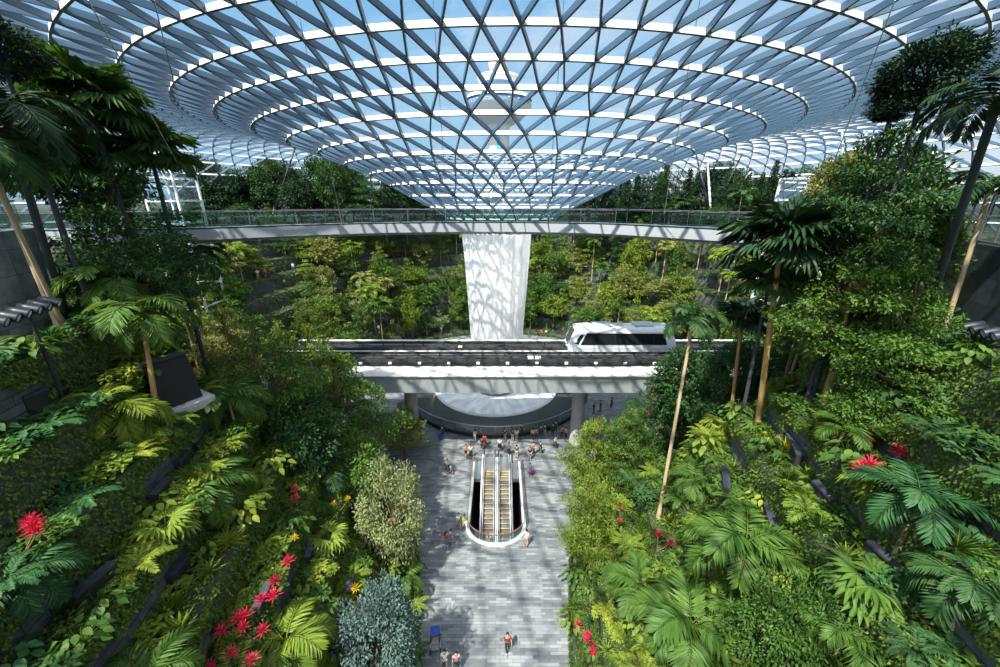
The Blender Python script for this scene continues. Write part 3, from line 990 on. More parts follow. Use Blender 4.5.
q = MB(); q.box((0, -rt(11) - .1, zt(140)), (rt(3.4), .6, zt(127) - zt(160))); q.build('lift_strip', M['tower_cyan'], tw)
for k in range(20):
    a = 2 * PI * k / 20
    q = MB(); q.beam((rt(23) * math.cos(a), rt(23) * math.sin(a), zt(120)), (rt(32.5) * math.cos(a), rt(32.5) * math.sin(a), zt(104)), .8, .5); q.build('rib', M['tower_white'], tw)

# ================================================================ TREE COLUMNS HOLDING THE ROOF
def on_roof(px, py, y):
    return at(px, py, y)
def strut(name_lbl, base, tops, mats, rad=.23):
    T = empty('roof_column', base); tag(T, name_lbl, 'column', 'white branching columns under the roof')
    for tpt, mt in zip(tops, mats):
        d = tpt - base
        m = MB(); m.tube([(0, 0, 0), tuple(d * .5), tuple(d)], [rad * .75, rad, rad * .6], 12); m.build('branch', M[mt], T, True)
    m = MB(); m.lathe([(.9, -.4), (.9, .1), (.5, .5)], 16); m.build('base_plate', M['concrete'], T)
def rz_at(x, y):
    r = math.hypot((x - AX) / 1.03, y - AY)
    rs = [p[0] for p in PROF][::-1]; zs = [p[1] for p in PROF][::-1]
    return CAMZ + float(np.interp(r, rs, zs)) - .3
def col(lbl, pb, yb, tops, mats):
    b = at(pb[0], pb[1], yb)
    b.z = 23.6
    ts = []
    for (px, y) in tops:
        x = at(px, 155, y).x
        ts.append(Vector((x, y, rz_at(x, y))))
    strut(lbl, b, ts, mats)
col('branching white column with four arms among the dark trees right of the funnel', (712, 212), 84, [(695, 88), (709, 92), (742, 84), (754, 88)], ['dark_metal', 'white_paint', 'dark_metal', 'white_paint'])
col('branching column with dark and white arms among trees left of the funnel', (272, 212), 84, [(240, 86), (276, 92), (296, 84)], ['dark_metal', 'white_paint', 'dark_metal'])
col('slanting column close to the left edge of the funnel', (377, 212), 92, [(366, 94), (384, 92)], ['dark_metal', 'white_paint'])
col('slanting column beside the white framed lift at the right', (850, 205), 62, [(836, 64), (860, 62)], ['fascia_grey', 'fascia_grey'])

# thin cables from the roof
def cable(p0, p1, lbl):
    q = MB(); q.tube([p0, p1], .022, 5); o = q.build('cable', M['steel']); tag(o, lbl, 'cable', 'thin steel cables hanging from the roof')
for (a, ya, b, yb, lbl) in [((88, 0), 15, (206, 216), 31, 'thin steel cable running from the roof to the left end of the footbridge'),
                       ((154, 0), 16, (186, 132), 30, 'thin pale cable at the upper left beside the palm crown'),
                       ((296, 0), 24, (342, 226), 34, 'thin cable meeting the footbridge between the left column and the funnel'),
                       ((433, 0), 26, (447, 208), 36, 'thin vertical cable just left of the control tower'),
                       ((564, 0), 26, (548, 208), 36, 'thin vertical cable just right of the control tower'),
                       ((700, 0), 24, (664, 214), 32, 'thin cable reaching the footbridge right of the funnel'),
                       ((895, 0), 17, (812, 220), 27, 'thin cable in front of the white framed lift at the right')]:
    cable(at(*a, ya), at(*b, yb), lbl)

# ================================================================ WHITE FRAMED LIFT TOWERS
def lift(lbl, px0, px1, pyt, y, zb, h, slant=0):
    a, b = at(px0, 200, y).x, at(px1, 200, y).x
    w = b - a
    zb2 = gz((a + b) / 2, y); h += zb - zb2; zb = zb2
    T = empty('glass_lift', ((a + b) / 2, y, zb)); tag(T, lbl, 'lift')
    f = MB()
    for sx in (-1, 1):
        for sy in (0, 1):
            f.beam((sx * w / 2, sy * w, 0), (sx * (w / 2 - slant), sy * w, h), .22, .22)
    n = max(3, int(h / 2.2))
    for i in range(n + 1):
        z = h * i / n; ww = w / 2 - slant * i / n
        for sy in (0, 1): f.beam((-ww, sy * w, z), (ww, sy * w, z), .14, .16)
        for sx in (-1, 1): f.beam((sx * ww, 0, z), (sx * ww, w, z), .14, .16)
    f.build('frame', M['white_paint'], T)
    g = MB()
    for sy in (.03, w - .03): g.add([(-w / 2, sy, 0), (w / 2, sy, 0), (w / 2 - slant, sy, h), (-w / 2 + slant, sy, h)], [(0, 1, 2, 3)])
    for sx in (-1, 1): g.add([(sx * w / 2, 0, 0), (sx * w / 2, w, 0), (sx * (w / 2 - slant), w, h), (sx * (w / 2 - slant), 0, h)], [(0, 1, 2, 3)])
    g.add([(-w / 2 + slant, 0, h), (w / 2 - slant, 0, h), (w / 2 - slant, w, h), (-w / 2 + slant, w, h)], [(0, 1, 2, 3)])
    g.build('glazing', M['clear_glass'], T)
    c = MB(); c.bbox((0, w / 2, h * .42), (w * .7, w * .7, 2.4), .1); c.build('cabin', M['fascia_grey'], T)
lift('white framed glass lift shaft behind the broad tree at the left', 146, 178, 160, 46, 19, 13)
lift('white framed glass lift shaft behind the trees at the right', 800, 842, 185, 46, 19, 10.6, .5)

# ================================================================ WALLS BESIDE THE VIEWER
def curved_wall(name, pts, z0, z1, mat, lbl, cat='wall'):
    vs, fs, uvs = [], [], []
    d = 0
    for i, p in enumerate(pts):
        if i: d += (Vector(p) - Vector(pts[i - 1])).length
        vs += [(p[0], p[1], z0), (p[0], p[1], z1)]; uvs += [(d, z0), (d, z1)]
    for i in range(len(pts) - 1): fs.append((2 * i, 2 * i + 2, 2 * i + 3, 2 * i + 1))
    o = uvmesh(name, vs, fs, uvs, mat, label=lbl, cat=cat)
    sm = o.modifiers.new('thick', 'SOLIDIFY'); sm.thickness = .35; sm.offset = -1
    return o
def arc(c, r, a0, a1, n=20):
    return [(c[0] + r * math.cos(math.radians(a0 + (a1 - a0) * i / n)), c[1] + r * math.sin(math.radians(a0 + (a1 - a0) * i / n)), 0) for i in range(n + 1)]
lw_ = at(0, 330, 17.5)
curved_wall('wall_left', arc((-27.5, 16.0), 5.6, 75, -80), 21.4, 26.1, M['wall_stone'], 'curved grey stone panel wall at the left edge')
WL = empty('terrace_balustrade', (-27.5, 16, 26.1)); tag(WL, 'glass balustrade on top of the curved grey wall at the left edge', 'balustrade')
m = MB(); m.lathe([(5.5, 0), (5.52, 0), (5.52, 1.2), (5.5, 1.2)], 30, a0=math.radians(-80), a1=math.radians(75)); m.build('glass_panel', M['rail_glass'], WL)
m = MB(); m.lathe([(5.47, 1.2), (5.56, 1.2), (5.56, 1.27), (5.47, 1.27), (5.47, 1.2)], 30, a0=math.radians(-80), a1=math.radians(75)); m.build('handrail', M['rail_steel'], WL)
curved_wall('wall_right', [(20.2, 12.5, 0), (21.2, 15.2, 0), (23.2, 19.5, 0), (25.5, 24, 0)][::-1], 21.0, 25.4, M['wall_dark'], 'dark blue panel wall at the right edge')
# glazed gallery above it
GAL = empty('window_1', (23.2, 18.5, 25.4)); tag(GAL, 'dark glazed gallery above the panel wall at the right edge', 'window', kind='structure')
g = MB(); fr = MB()
pp = [Vector((20.4, 12.5, 0)), Vector((21.4, 15.2, 0)), Vector((23.4, 19.5, 0)), Vector((25.7, 24, 0))]
for a, b in zip(pp[:-1], pp[1:]):
    g.add([(a.x, a.y, 0), (b.x, b.y, 0), (b.x, b.y, 2.3), (a.x, a.y, 2.3)], [(0, 1, 2, 3)])
    fr.beam((a.x, a.y, .05), (b.x, b.y, .05), .12, .16); fr.beam((a.x, a.y, 2.3), (b.x, b.y, 2.3), .2, .2); fr.beam((a.x, a.y, 1.2), (b.x, b.y, 1.2), .06, .08)
    for i in range(4):
        q = a.lerp(b, i / 4); fr.beam((q.x, q.y, 0), (q.x, q.y, 2.3), .08, .08, (1, 0, 0))
for o in (g.build('glazing', M['rail_glass'], GAL), fr.build('window_frame', M['rail_steel'], GAL)): o.location = (-23.2, -18.5, 0)

def spotlight_row(lbl, p, q, n, aim, grp=None):
    T = empty('spotlight_rail', p); tag(T, lbl, 'spotlights')
    p, q = Vector(p), Vector(q)
    d = q - p
    m = MB(); m.tube([(0, 0, 0), d], .05, 8); m.build('rail', M['dark_metal'], T)
    m = MB(); m.tube([d * .5, Vector(((d * .5).x, (d * .5).y, gz(p.x + d.x * .5, p.y + d.y * .5) - p.z))], .06, 8); m.build('stand', M['dark_metal'], T)
    rot = Vector(aim).to_track_quat('Z', 'Y')
    for i in range(n):
        c = d * ((i + .5) / n)
        s_ = MB(); s_.lathe([(0.01, -.42), (.13, -.40), (.17, -.1), (.20, .2), (.20, .24), (.16, .24)], 14)
        o = s_.build('spotlight', M['dark_metal'], T, True); o.location = c + Vector((0, 0, .12)); o.rotation_euler = rot.to_euler()
        l = MB(); l.lathe([(.01, .2), (.165, .2)], 14); l.build('lens', M['lens_white'], o)
spotlight_row('row of black spotlights on a rail in front of the curved wall at left', at(-6, 326, 13.2), at(58, 303, 15.6), 6, (.75, .35, -.35))
spotlight_row('row of silver spotlights on a rail below the dark wall at right', at(964, 328, 15), at(1006, 340, 13.6), 4, (-.75, .3, -.35))

# stone blocks standing out of the planting
def stone_wall(lbl, pts, z0, z1, mat='wall_stone'):
    vs, fs, uvs = [], [], []
    d = 0
    for i, p in enumerate(pts):
        if i: d += math.hypot(p[0] - pts[i - 1][0], p[1] - pts[i - 1][1])
        vs += [(p[0], p[1], z0), (p[0], p[1], z1 if len(p) < 3 else p[2])]; uvs += [(d, z0), (d, vs[-1][2])]
    for i in range(len(pts) - 1): fs.append((2 * i, 2 * i + 2, 2 * i + 3, 2 * i + 1))
    o = uvmesh('stone_wall', vs, fs, uvs, M[mat], label=lbl, cat='wall')
    s_ = o.modifiers.new('thick', 'SOLIDIFY'); s_.thickness = .4; s_.offset = 0
    return o
# ================================================================ PLANT MESHES
class LB:
    """leaf builder: arrays of folded leaves"""
    def __init__(s): s.V = []; s.F = []; s.n = 0
    def raw(s, V, F):
        V = np.asarray(V, dtype=float).reshape(-1, 3); F = np.asarray(F, dtype=int)
        s.V.append(V); s.F.append(F + s.n); s.n += len(V)
    def leaves(s, P, D, Nn, L, W, fold=0.15, droop=0.0, mid=.45):
        P = np.asarray(P, float); n = len(P)
        if n == 0: return
        D = np.asarray(D, float); Nn = np.asarray(Nn, float)
        D = D / (np.linalg.norm(D, axis=1, keepdims=True) + 1e-9)
        S = np.cross(D, Nn); S /= (np.linalg.norm(S, axis=1, keepdims=True) + 1e-9)
        U = np.cross(S, D)
        L = np.broadcast_to(np.asarray(L, float).reshape(-1, 1), (n, 1)); W = np.broadcast_to(np.asarray(W, float).reshape(-1, 1), (n, 1))
        a = P; b = P + D * L * mid + S * W * .5 + U * W * fold
        c = P + D * L - U * L * droop; d = P + D * L * mid - S * W * .5 + U * W * fold
        V = np.stack([a, b, c, d], axis=1).reshape(-1, 3)
        i = np.arange(n)[:, None] * 4
        F = np.concatenate([i + [0, 2, 1], i + [0, 3, 2]], axis=1).reshape(-1, 3)
        s.raw(V, F)
    def ovals(s, P, D, Nn, L, W, fold=.1, droop=.15):
        P = np.asarray(P, float); n = len(P); D = np.asarray(D, float); Nn = np.asarray(Nn, float)
        D = D / np.linalg.norm(D, axis=1, keepdims=True)
        S = np.cross(D, Nn); S /= np.linalg.norm(S, axis=1, keepdims=True) + 1e-9
        U = np.cross(S, D)
        L = np.broadcast_to(np.asarray(L, float).reshape(-1, 1), (n, 1)); W = np.broadcast_to(np.asarray(W, float).reshape(-1, 1), (n, 1))
        prof = [(.0, 0), (.14, .62), (.38, 1.0), (.66, .72), (1, 0)]
        mid = [P + D * L * t - U * L * droop * t * t for t, w in prof]
        V = [mid[0]]
        for j in (1, 2, 3):
            w = prof[j][1]
            V += [mid[j] + S * W * .5 * w + U * W * fold * w, mid[j], mid[j] - S * W * .5 * w + U * W * fold * w]
        V.append(mid[4])
        V = np.stack(V, 1).reshape(-1, 3)
        i = np.arange(n)[:, None] * 11
        F = []
        def t(a, b, c): F.append(i + [a, b, c])
        t(0, 2, 1); t(0, 3, 2)
        for a in (1, 4):
            t(a, a + 1, a + 4); t(a, a + 4, a + 3); t(a + 1, a + 2, a + 5); t(a + 1, a + 5, a + 4)
        t(7, 8, 10); t(8, 9, 10)
        s.raw(V, np.concatenate(F, 0))
    def tube(s, pts, r0, r1, n=4):
        pts = np.asarray(pts, float); m = len(pts)
        V = []; F = []
        for i, p in enumerate(pts):
            t = pts[min(i + 1, m - 1)] - pts[max(i - 1, 0)]; t /= np.linalg.norm(t) + 1e-9
            a = np.cross(t, [0, 0, 1.0]); 
            if np.linalg.norm(a) < 1e-3: a = np.array([1.0, 0, 0])
            a /= np.linalg.norm(a); b = np.cross(t, a)
            r = r0 + (r1 - r0) * i / (m - 1)
            for k in range(n):
                th = 2 * PI * k / n
                V.append(p + (a * math.cos(th) + b * math.sin(th)) * r)
        for i in range(m - 1):
            for k in range(n):
                k2 = (k + 1) % n
                F.append([i * n + k, i * n + k2, (i + 1) * n + k2]); F.append([i * n + k, (i + 1) * n + k2, (i + 1) * n + k])
        s.raw(V, F)
    def xf(s, V, F, mat, off=(0, 0, 0)):
        s.raw(np.asarray(V) @ np.asarray(mat).T + np.asarray(off), F)
    def arrays(s):
        return np.concatenate(s.V), np.concatenate(s.F)
    def mesh(s, name, mat=None):
        V, F = s.arrays()
        me = bpy.data.meshes.new(name)
        me.vertices.add(len(V)); me.vertices.foreach_set('co', V.astype(np.float32).ravel())
        me.loops.add(len(F) * 3); me.loops.foreach_set('vertex_index', F.astype(np.int32).ravel())
        me.polygons.add(len(F)); me.polygons.foreach_set('loop_start', np.arange(0, len(F) * 3, 3, dtype=np.int32))
        me.polygons.foreach_set('loop_total', np.full(len(F), 3, dtype=np.int32))
        me.materials.append(mat)
        me.update(calc_edges=True)
        return me
def rotz(a):
    c, s = math.cos(a), math.sin(a); return np.array([[c, -s, 0], [s, c, 0], [0, 0, 1.0]])
def roty(a):
    c, s = math.cos(a), math.sin(a); return np.array([[c, 0, s], [0, 1, 0], [-s, 0, c]])
def rotx(a):
    c, s = math.cos(a), math.sin(a); return np.array([[1, 0, 0], [0, c, -s], [0, s, c]])
def unit(n, r):
    v = r.randn(n, 3); return v / np.linalg.norm(v, axis=1, keepdims=True)

def crown_layered(seed, tiers=6, pads=6, per=110, leaf=0.10, H=1.5, flat=.055):
    """flat tiers of small leaves, widest below the middle; radius 1, base at 0"""
    r = np.random.RandomState(seed); lb = LB(); br = LB()
    br.tube([(0, 0, -.1), (r.randn() * .04, r.randn() * .04, H * .5), (0, 0, H * .93)], .05, .015, 5)
    for t in range(tiers):
        f = t / (tiers - 1)
        z = H * (0.10 + .86 * f) + (r.rand() - .5) * .04
        rad = (1 - f ** 1.7) * .92 + .14
        if t == 0: rad *= .72
        np_ = max(2, int(pads * rad))
        a0 = r.rand() * 6.28
        for p in range(np_):
            a = a0 + p * 6.28 / np_ + r.randn() * .25
            d = rad * (.35 + .5 * r.rand()) if np_ > 2 else .15 * r.rand()
            pr = rad * (.22 + .20 * r.rand()) * (6.0 / pads) ** .35 + .06
            c = np.array([d * math.cos(a), d * math.sin(a), z + r.randn() * .07])
            br.tube([(0, 0, z - .18 * rad - .05), c * [.6, .6, 1] + [0, 0, -.04], c - [0, 0, .01]], .02, .006, 3)
            n = int(per * (pr / .4) ** 1.5) + 14
            q = r.rand(n) ** .5 * pr; th = r.rand(n) * 6.28
            P = np.stack([c[0] + q * np.cos(th), c[1] + q * np.sin(th), c[2] + r.randn(n) * flat - (q / pr) ** 2 * .06], 1)
            D = np.stack([np.cos(th), np.sin(th), r.randn(n) * .3 - .15], 1) + r.randn(n, 3) * .45
            Nn = np.array([0, 0, 1.0]) + r.randn(n, 3) * .38
            lb.leaves(P, D, Nn, leaf * (.7 + .6 * r.rand(n)), leaf * .5 * (.8 + .4 * r.rand(n)))
    return lb, br
def crown_round(seed, clumps=46, per=46, leaf=.13, H=1.5, hole=.15):
    r = np.random.RandomState(seed); lb = LB(); br = LB()
    br.tube([(0, 0, -.1), (0.02, .03, H * .45), (0, 0, H * .8)], .05, .015, 5)
    for i in range(clumps):
        v = r.randn(3); v /= np.linalg.norm(v)
        k = .55 + .45 * r.rand() ** .5
        c = np.array([v[0] * .78 * k, v[1] * .78 * k, H * .5 + v[2] * H * .42 * k])
        if r.rand() < hole: continue
        if i % 2 == 0: br.tube([(0, 0, H * .25 * (1 + v[2] * .6)), c * .6 + [0, 0, H * .1], c], .018, .005, 3)
        pr = .20 + .14 * r.rand()
        n = int(per * (.6 + .8 * r.rand()))
        u = unit(n, r); rr = r.rand(n, 1) ** .4 * pr
        P = c + u * rr * [1, 1, .72]
        D = u * [1, 1, .5] + v * .4 + r.randn(n, 3) * .4 + [0, 0, -.25]
        Nn = u * .35 + v * .3 + [0, 0, .9] + r.randn(n, 3) * .3
        lb.leaves(P, D, Nn, leaf * (.7 + .6 * r.rand(n)), leaf * .55 * (.8 + .4 * r.rand(n)))
    return lb, br
def crown_conifer(seed, tiers=19, leaf=.15, H=3.6):
    r = np.random.RandomState(seed); lb = LB(); br = LB()
    br.tube([(0, 0, -.2), (0, 0, H * .98)], .06, .01, 5)
    for t in range(tiers):
        f = t / (tiers - 1); z = H * (.03 + .93 * f); rad = (1 - f) ** .8 * .95 + .08
        nb = 7
        for b in range(nb):
            a = b * 6.28 / nb + r.rand() * .8
            n = int(80 * rad) + 16
            s = r.rand(n) * rad * (.75 + .35 * r.rand())
            P = np.stack([s * np.cos(a), s * np.sin(a), z - .30 * s + .22 * s * s], 1) + r.randn(n, 3) * [.08, .08, .07]
            D = np.stack([np.full(n, math.cos(a)), np.full(n, math.sin(a)), np.full(n, -.1)], 1) + r.randn(n, 3) * .6
            lb.leaves(P, D, np.array([0, 0, 1.0]) + r.randn(n, 3) * .5, leaf * (.6 + .6 * r.rand(n)), leaf * .35)
    return lb, br
def frond(seed, e0=1.0, droop=1.9, nl=26, ll=.34, w=.042, hang=.35):
    """feather leaf of unit length starting at the origin towards +x"""
    r = np.random.RandomState(seed); lb = LB()
    m = 14; pts = [np.zeros(3)]
    for i in range(m):
        a = e0 - droop * ((i + .5) / m) ** 1.15
        pts.append(pts[-1] + np.array([math.cos(a), 0, math.sin(a)]) / m)
    pts = np.array(pts)
    lb.tube(pts, .012, .003, 3)
    for sd in (-1, 1):
        s = np.linspace(.16, .99, nl) + r.randn(nl) * .005
        s = np.clip(s, .1, 1)
        i = np.minimum((s * m).astype(int), m - 1); fr = (s * m - i)[:, None]
        P = pts[i] * (1 - fr) + pts[i + 1] * fr
        T = pts[i + 1] - pts[i]; T /= np.linalg.norm(T, axis=1, keepdims=True)
        Up = np.cross(T, np.array([0, 1.0, 0])); Up = np.where(Up[:, 2:3] < 0, -Up, Up)
        fw = .35 + .75 * s[:, None]
        D = T * fw + np.array([0, sd, 0]) * (1.05 - .4 * s[:, None]) - np.array([0, 0, 1]) * hang * (.6 + .8 * r.rand(nl, 1)) + Up * .12 + r.randn(nl, 3) * .05
        L = ll * np.sin(np.clip(.22 + s * 2.55, 0, 3.0)) ** .75 * (.9 + .2 * r.rand(nl))
        lb.leaves(P, D, Up + np.array([0, -sd * .25, 0]), L, w * (.8 + .3 * r.rand(nl)), .12, .12)
    return lb
def fanleaf(seed, n=24, spread=4.2, pet=.45, ln=.58, w=.075):
    r = np.random.RandomState(seed); lb = LB()
    e = .55
    hub = np.array([math.cos(e) * pet, 0, math.sin(e) * pet])
    lb.tube([np.zeros(3), hub * .5 + [0, 0, .03], hub], .014, .008, 3)
    ang = np.linspace(-spread / 2, spread / 2, n)
    ax = np.array([math.cos(.05), 0, -math.sin(.05)])
    P = np.repeat(hub[None], n, 0)
    D = np.stack([np.cos(ang), np.sin(ang), -.10 - .15 * np.abs(ang) / 2 + r.randn(n) * .06], 1)
    L = ln * (1 - .28 * (np.abs(ang) / (spread / 2)) ** 2) * (.93 + .14 * r.rand(n))
    lb.leaves(P, D, np.array([[.1, 0, 1.0]]) + r.randn(n, 3) * .12, L, w, .2, .22, .62)
    return lb
def fern(seed, n=13):
    r = np.random.RandomState(seed); out = LB()
    for i in range(n):
        f = frond(seed * 31 + i, e0=.7 + .5 * r.rand(), droop=1.3 + .7 * r.rand(), nl=16, ll=.20, w=.055, hang=.1)
        V, F = f.arrays(); s = .75 + .4 * r.rand()
        out.xf(V * s, F, rotz(i * 6.28 / n + r.randn() * .2))
    return out
def leafy(seed, n=420, leaf=.22, H=.75):
    """low mound of broad leaves, radius 1"""
    r = np.random.RandomState(seed); lb = LB()
    for i in range(16):
        a = r.rand() * 6.28; d = r.rand() ** .5 * .7
        c = np.array([d * math.cos(a), d * math.sin(a), H * (.35 + .5 * r.rand()) * (1 - d * .5)])
        lb.tube([(d * .3 * math.cos(a), d * .3 * math.sin(a), 0), c], .015, .008, 3)
        k = n // 16
        u = unit(k, r); u[:, 2] = np.abs(u[:, 2])
        P = c + u * [.26, .26, .16] * r.rand(k, 1)
        lb.ovals(P, u * [1, 1, .3] + r.randn(k, 3) * .25 + [0, 0, -.12], np.array([0, 0, 1.0]) + u * .35 + r.randn(k, 3) * .2, leaf * (.6 + .5 * r.rand(k)), leaf * .5 * (.8 + .4 * r.rand(k)), .1, .12)
    return lb
def bigleaf(seed, n=34):
    r = np.random.RandomState(seed); lb = LB()
    for i in range(n):
        a = i * 2.4 + r.randn() * .2; e = .35 + 1.0 * (i / n); l = .5 + .4 * r.rand()
        tip = np.array([math.cos(a) * math.cos(e), math.sin(a) * math.cos(e), math.sin(e)]) * l
        lb.tube([(0, 0, 0), tip * .55 + [0, 0, .08], tip], .015, .008, 3)
        D = np.array([[math.cos(a), math.sin(a), -.25 - .3 * r.rand()]])
        lb.ovals(tip[None], D, np.array([[0, 0, 1.0]]) + r.randn(1, 3) * .15, .36 * (.7 + .5 * r.rand()), .23, .1, .2)
    return lb
def strapplant(seed, n=26, L=.75, w=.10):
    r = np.random.RandomState(seed); lb = LB()
    for i in range(n):
        a = i * 2.4; e = .15 + 1.25 * (i / n)
        D = np.array([[math.cos(a) * math.cos(e), math.sin(a) * math.cos(e), math.sin(e)]])
        lb.leaves(np.array([[0, 0, .05 + .25 * i / n]]), D, np.array([[0, 0, 1.0]]) - D * .3 + r.randn(1, 3) * .1, L * (.8 + .4 * r.rand()), w, .18, .15, .5)
    return lb
def trunk_mesh(seed, rings=False):
    """unit height, unit radius trunk with a slight bow"""
    r = np.random.RandomState(seed); mb = MB()
    n = 22 if rings else 12
    pts = []; rad = []
    for i in range(n):
        f = i / (n - 1)
        pts.append((math.sin(f * 3.1) * .25 * r.randn() * 0 , 0, f))
        k = 1.25 - .45 * f if not rings else 1.05 - .25 * f
        if f < .06: k += .5 * (1 - f / .06)
        if rings and i % 2: k *= 1.07
        rad.append(k)
    # tube with vertical axis only, bow added per object through tilt
    for i, (p, q) in enumerate(zip(pts, rad)):
        for a in range(8):
            th = 2 * PI * a / 8
            mb.v.append((q * math.cos(th), q * math.sin(th), p[2]))
    for i in range(n - 1):
        for a in range(8):
            b = (a + 1) % 8
            mb.f.append((i * 8 + a, i * 8 + b, (i + 1) * 8 + b, (i + 1) * 8 + a)); mb.m.append(0)
    return mb.mesh('trunk', [M['bark']], True)

def proto(name, builder, *a, **k):
    lb, br = builder(*a, **k)
    return lb.mesh(name), br.mesh('branches')
NEAR_LAY = [proto('crown', crown_layered, 100 + i, 6, 11, 520, .055, 1.5, .032) for i in range(3)]
NEAR_RND = [proto('crown', crown_round, 200 + i, 80, 150, .085, 1.5) for i in range(3)]
FINE_RND = [proto('crown', crown_round, 230 + i, 80, 150, .06, 1.35, .05) for i in range(2)]
FAR_LAY = [proto('crown', crown_layered, 300 + i, 5, 6, 95, .12, 1.7, .035) for i in range(5)]
FAR_RND = [proto('crown', crown_round, 330 + i, 44, 40, .17, 1.9) for i in range(5)]
FAR_CON = [proto('crown', crown_conifer, 360 + i) for i in range(3)]
FROND = [frond(400 + i, 1.0 - .08 * i, 1.9 + .12 * i, 30, .36, .045, .3).mesh('frond') for i in range(3)]
FROND_WIDE = [frond(410 + i, .95, 1.75, 24, .42, .075, .22).mesh('frond') for i in range(2)]
FANL = [fanleaf(420 + i).mesh('fan_leaf') for i in range(3)]
FERN = [fern(430 + i).mesh('fern') for i in range(3)]
LEAFY = [leafy(440 + i).mesh('shrub') for i in range(4)]
BIGL = [bigleaf(450 + i).mesh('broadleaf_plant') for i in range(3)]
GRASS = [strapplant(480 + i, 70, .8, .03).mesh('grass_tuft') for i in range(2)]
STRAP = [strapplant(460 + i).mesh('leaf_rosette') for i in range(3)]
def palmhead(seed, kind):
    """whole head of a distant palm as one mesh"""
    r = np.random.RandomState(seed); out = LB()
    for i in range(11):
        f = fanleaf(seed + i, 14, 4.0, .4, .6, .11) if kind == 'fan' else frond(seed + i, .9, 1.9, 12, .38, .09, .3)
        V, F = f.arrays()
        out.xf(V, F, rotz(i * 2.4) @ roty(.5 - 1.0 * (i / 10)))
    return out
FAR_FAN = [palmhead(470 + i * 20, 'fan').mesh('crown') for i in range(2)]
FAR_PALM = [palmhead(520 + i * 20, 'feather').mesh('crown') for i in range(2)]
TRUNK = trunk_mesh(1); PTRUNK = trunk_mesh(2, True)
SHAFT = MB().lathe([(1.0, 0), (1.25, .15), (1.0, .55), (.6, 1.0)], 8).mesh('crownshaft', [M['leaf_mid']], True)

def inst(name, me, parent, m, loc=(0, 0, 0), rot=(0, 0, 0), sc=(1, 1, 1)):
    o = new_obj(name, me, parent)
    if len(me.materials) == 0: me.materials.append(None)
    o.material_slots[0].link = 'OBJECT'; o.material_slots[0].material = M[m]
    o.location = loc; o.rotation_euler = rot; o.scale = sc
    return o
def put_trunk(T, me, m, top, rad, base=(0, 0, 0)):
    b = Vector(base); d = Vector(top) - b
    o = inst('trunk', me, T, m, b, d.to_track_quat('Z', 'Y').to_euler(), (rad, rad, d.length))
    return o
R2 = random.Random(77)
PLACED = []
def pxw(half, p):
    return half * proj(p)[2] / FPX
def tree(kind, px, yt, yb, hw, Y, leaf, label, bark='bark', name=None, group=None, base=None, rad=None):
    """broad-leaved tree whose crown spans image rows yt..yb at distance Y"""
    c0 = at(px, (yt + yb) / 2, Y)
    top, bot = at(px, yt, Y), at(px, yb, Y)
    R = pxw(hw, c0)
    H = max(.6, top.z - bot.z)
    X = c0.x
    b = Vector(base) if base else Vector((X, Y, gz(X, Y)))
    if b.z > bot.z - .1: b.z = min(b.z, bot.z - .1)
    T = empty(name or 'broadleaf_tree', b)
    tag(T, label, 'tree', group)
    cr, brm = {'lay': NEAR_LAY, 'rnd': NEAR_RND, 'fine': FINE_RND, 'con': FAR_CON}[kind][R2.randrange(3 if kind != 'fine' else 2)]
    hh = {'lay': 1.5, 'rnd': 1.5, 'fine': 1.35, 'con': 3.6}[kind]
    off = Vector((X, Y, bot.z)) - b
    rz = R2.random() * 6.28
    rad = rad or max(.07, min(.22, R * .055))
    put_trunk(T, TRUNK, bark, off + Vector((0, 0, H * .12)), rad)
    inst('crown', cr, T, leaf, off, (0, 0, rz), (R, R, H / hh))
    inst('branches', brm, T, bark, off, (0, 0, rz), (R, R, H / hh))
    return T
def palm(px, py, hw, Y, leaf, label, base_px=None, Yb=None, bark='bark_pale', kind='feather', n=14, rad=.13, name=None, droop=1.0, up=.35):
    """palm whose head sits at pixel px,py at distance Y"""
    if Y is None: Y = max(6.5, march(px, py, 1.0).y)
    h = at(px, py, Y)
    if base_px:
        b = at(base_px[0], base_px[1], Yb or Y)
        st = (b - h).normalized() * .15
        for _ in range(160):
            if b.z <= gz(b.x, b.y) + .02: break
            b = b + st
    else:
        b = Vector((h.x + R2.uniform(-.3, .3), h.y + R2.uniform(-.3, .3), 0)); b.z = gz(b.x, b.y)
        if b.z > h.z - .3: b.z = h.z - .3
    T = empty(name or ('fan_palm' if kind == 'fan' else 'feather_palm'), b)
    tag(T, label, 'palm')
    d = h - b
    put_trunk(T, PTRUNK, bark, d, rad)
    L = pxw(hw, h)
    dirq = d.to_track_quat('Z', 'Y').to_euler()
    inst('crownshaft', SHAFT, T, leaf, d - d.normalized() * .1, dirq, (rad, rad, max(.5, rad * 4)))
    ms = {'feather': FROND, 'wide': FROND_WIDE, 'fan': FANL}[kind]
    for i in range(n):
        f = i / max(1, n - 1)
        tilt = up - (up + .75 * droop) * (1 - f) if kind != 'fan' else .9 - 1.5 * (1 - f)
        s = L * (.85 + .3 * R2.random()) * (1.18 if kind != 'fan' else 1.05)
        inst('frond' if kind != 'fan' else 'fan_leaf', ms[i % len(ms)], T, leaf, d + Vector((0, 0, rad * 1.5)), (0, -tilt, i * 2.4 + R2.uniform(-.25, .25)), (s, s, s))
    return T
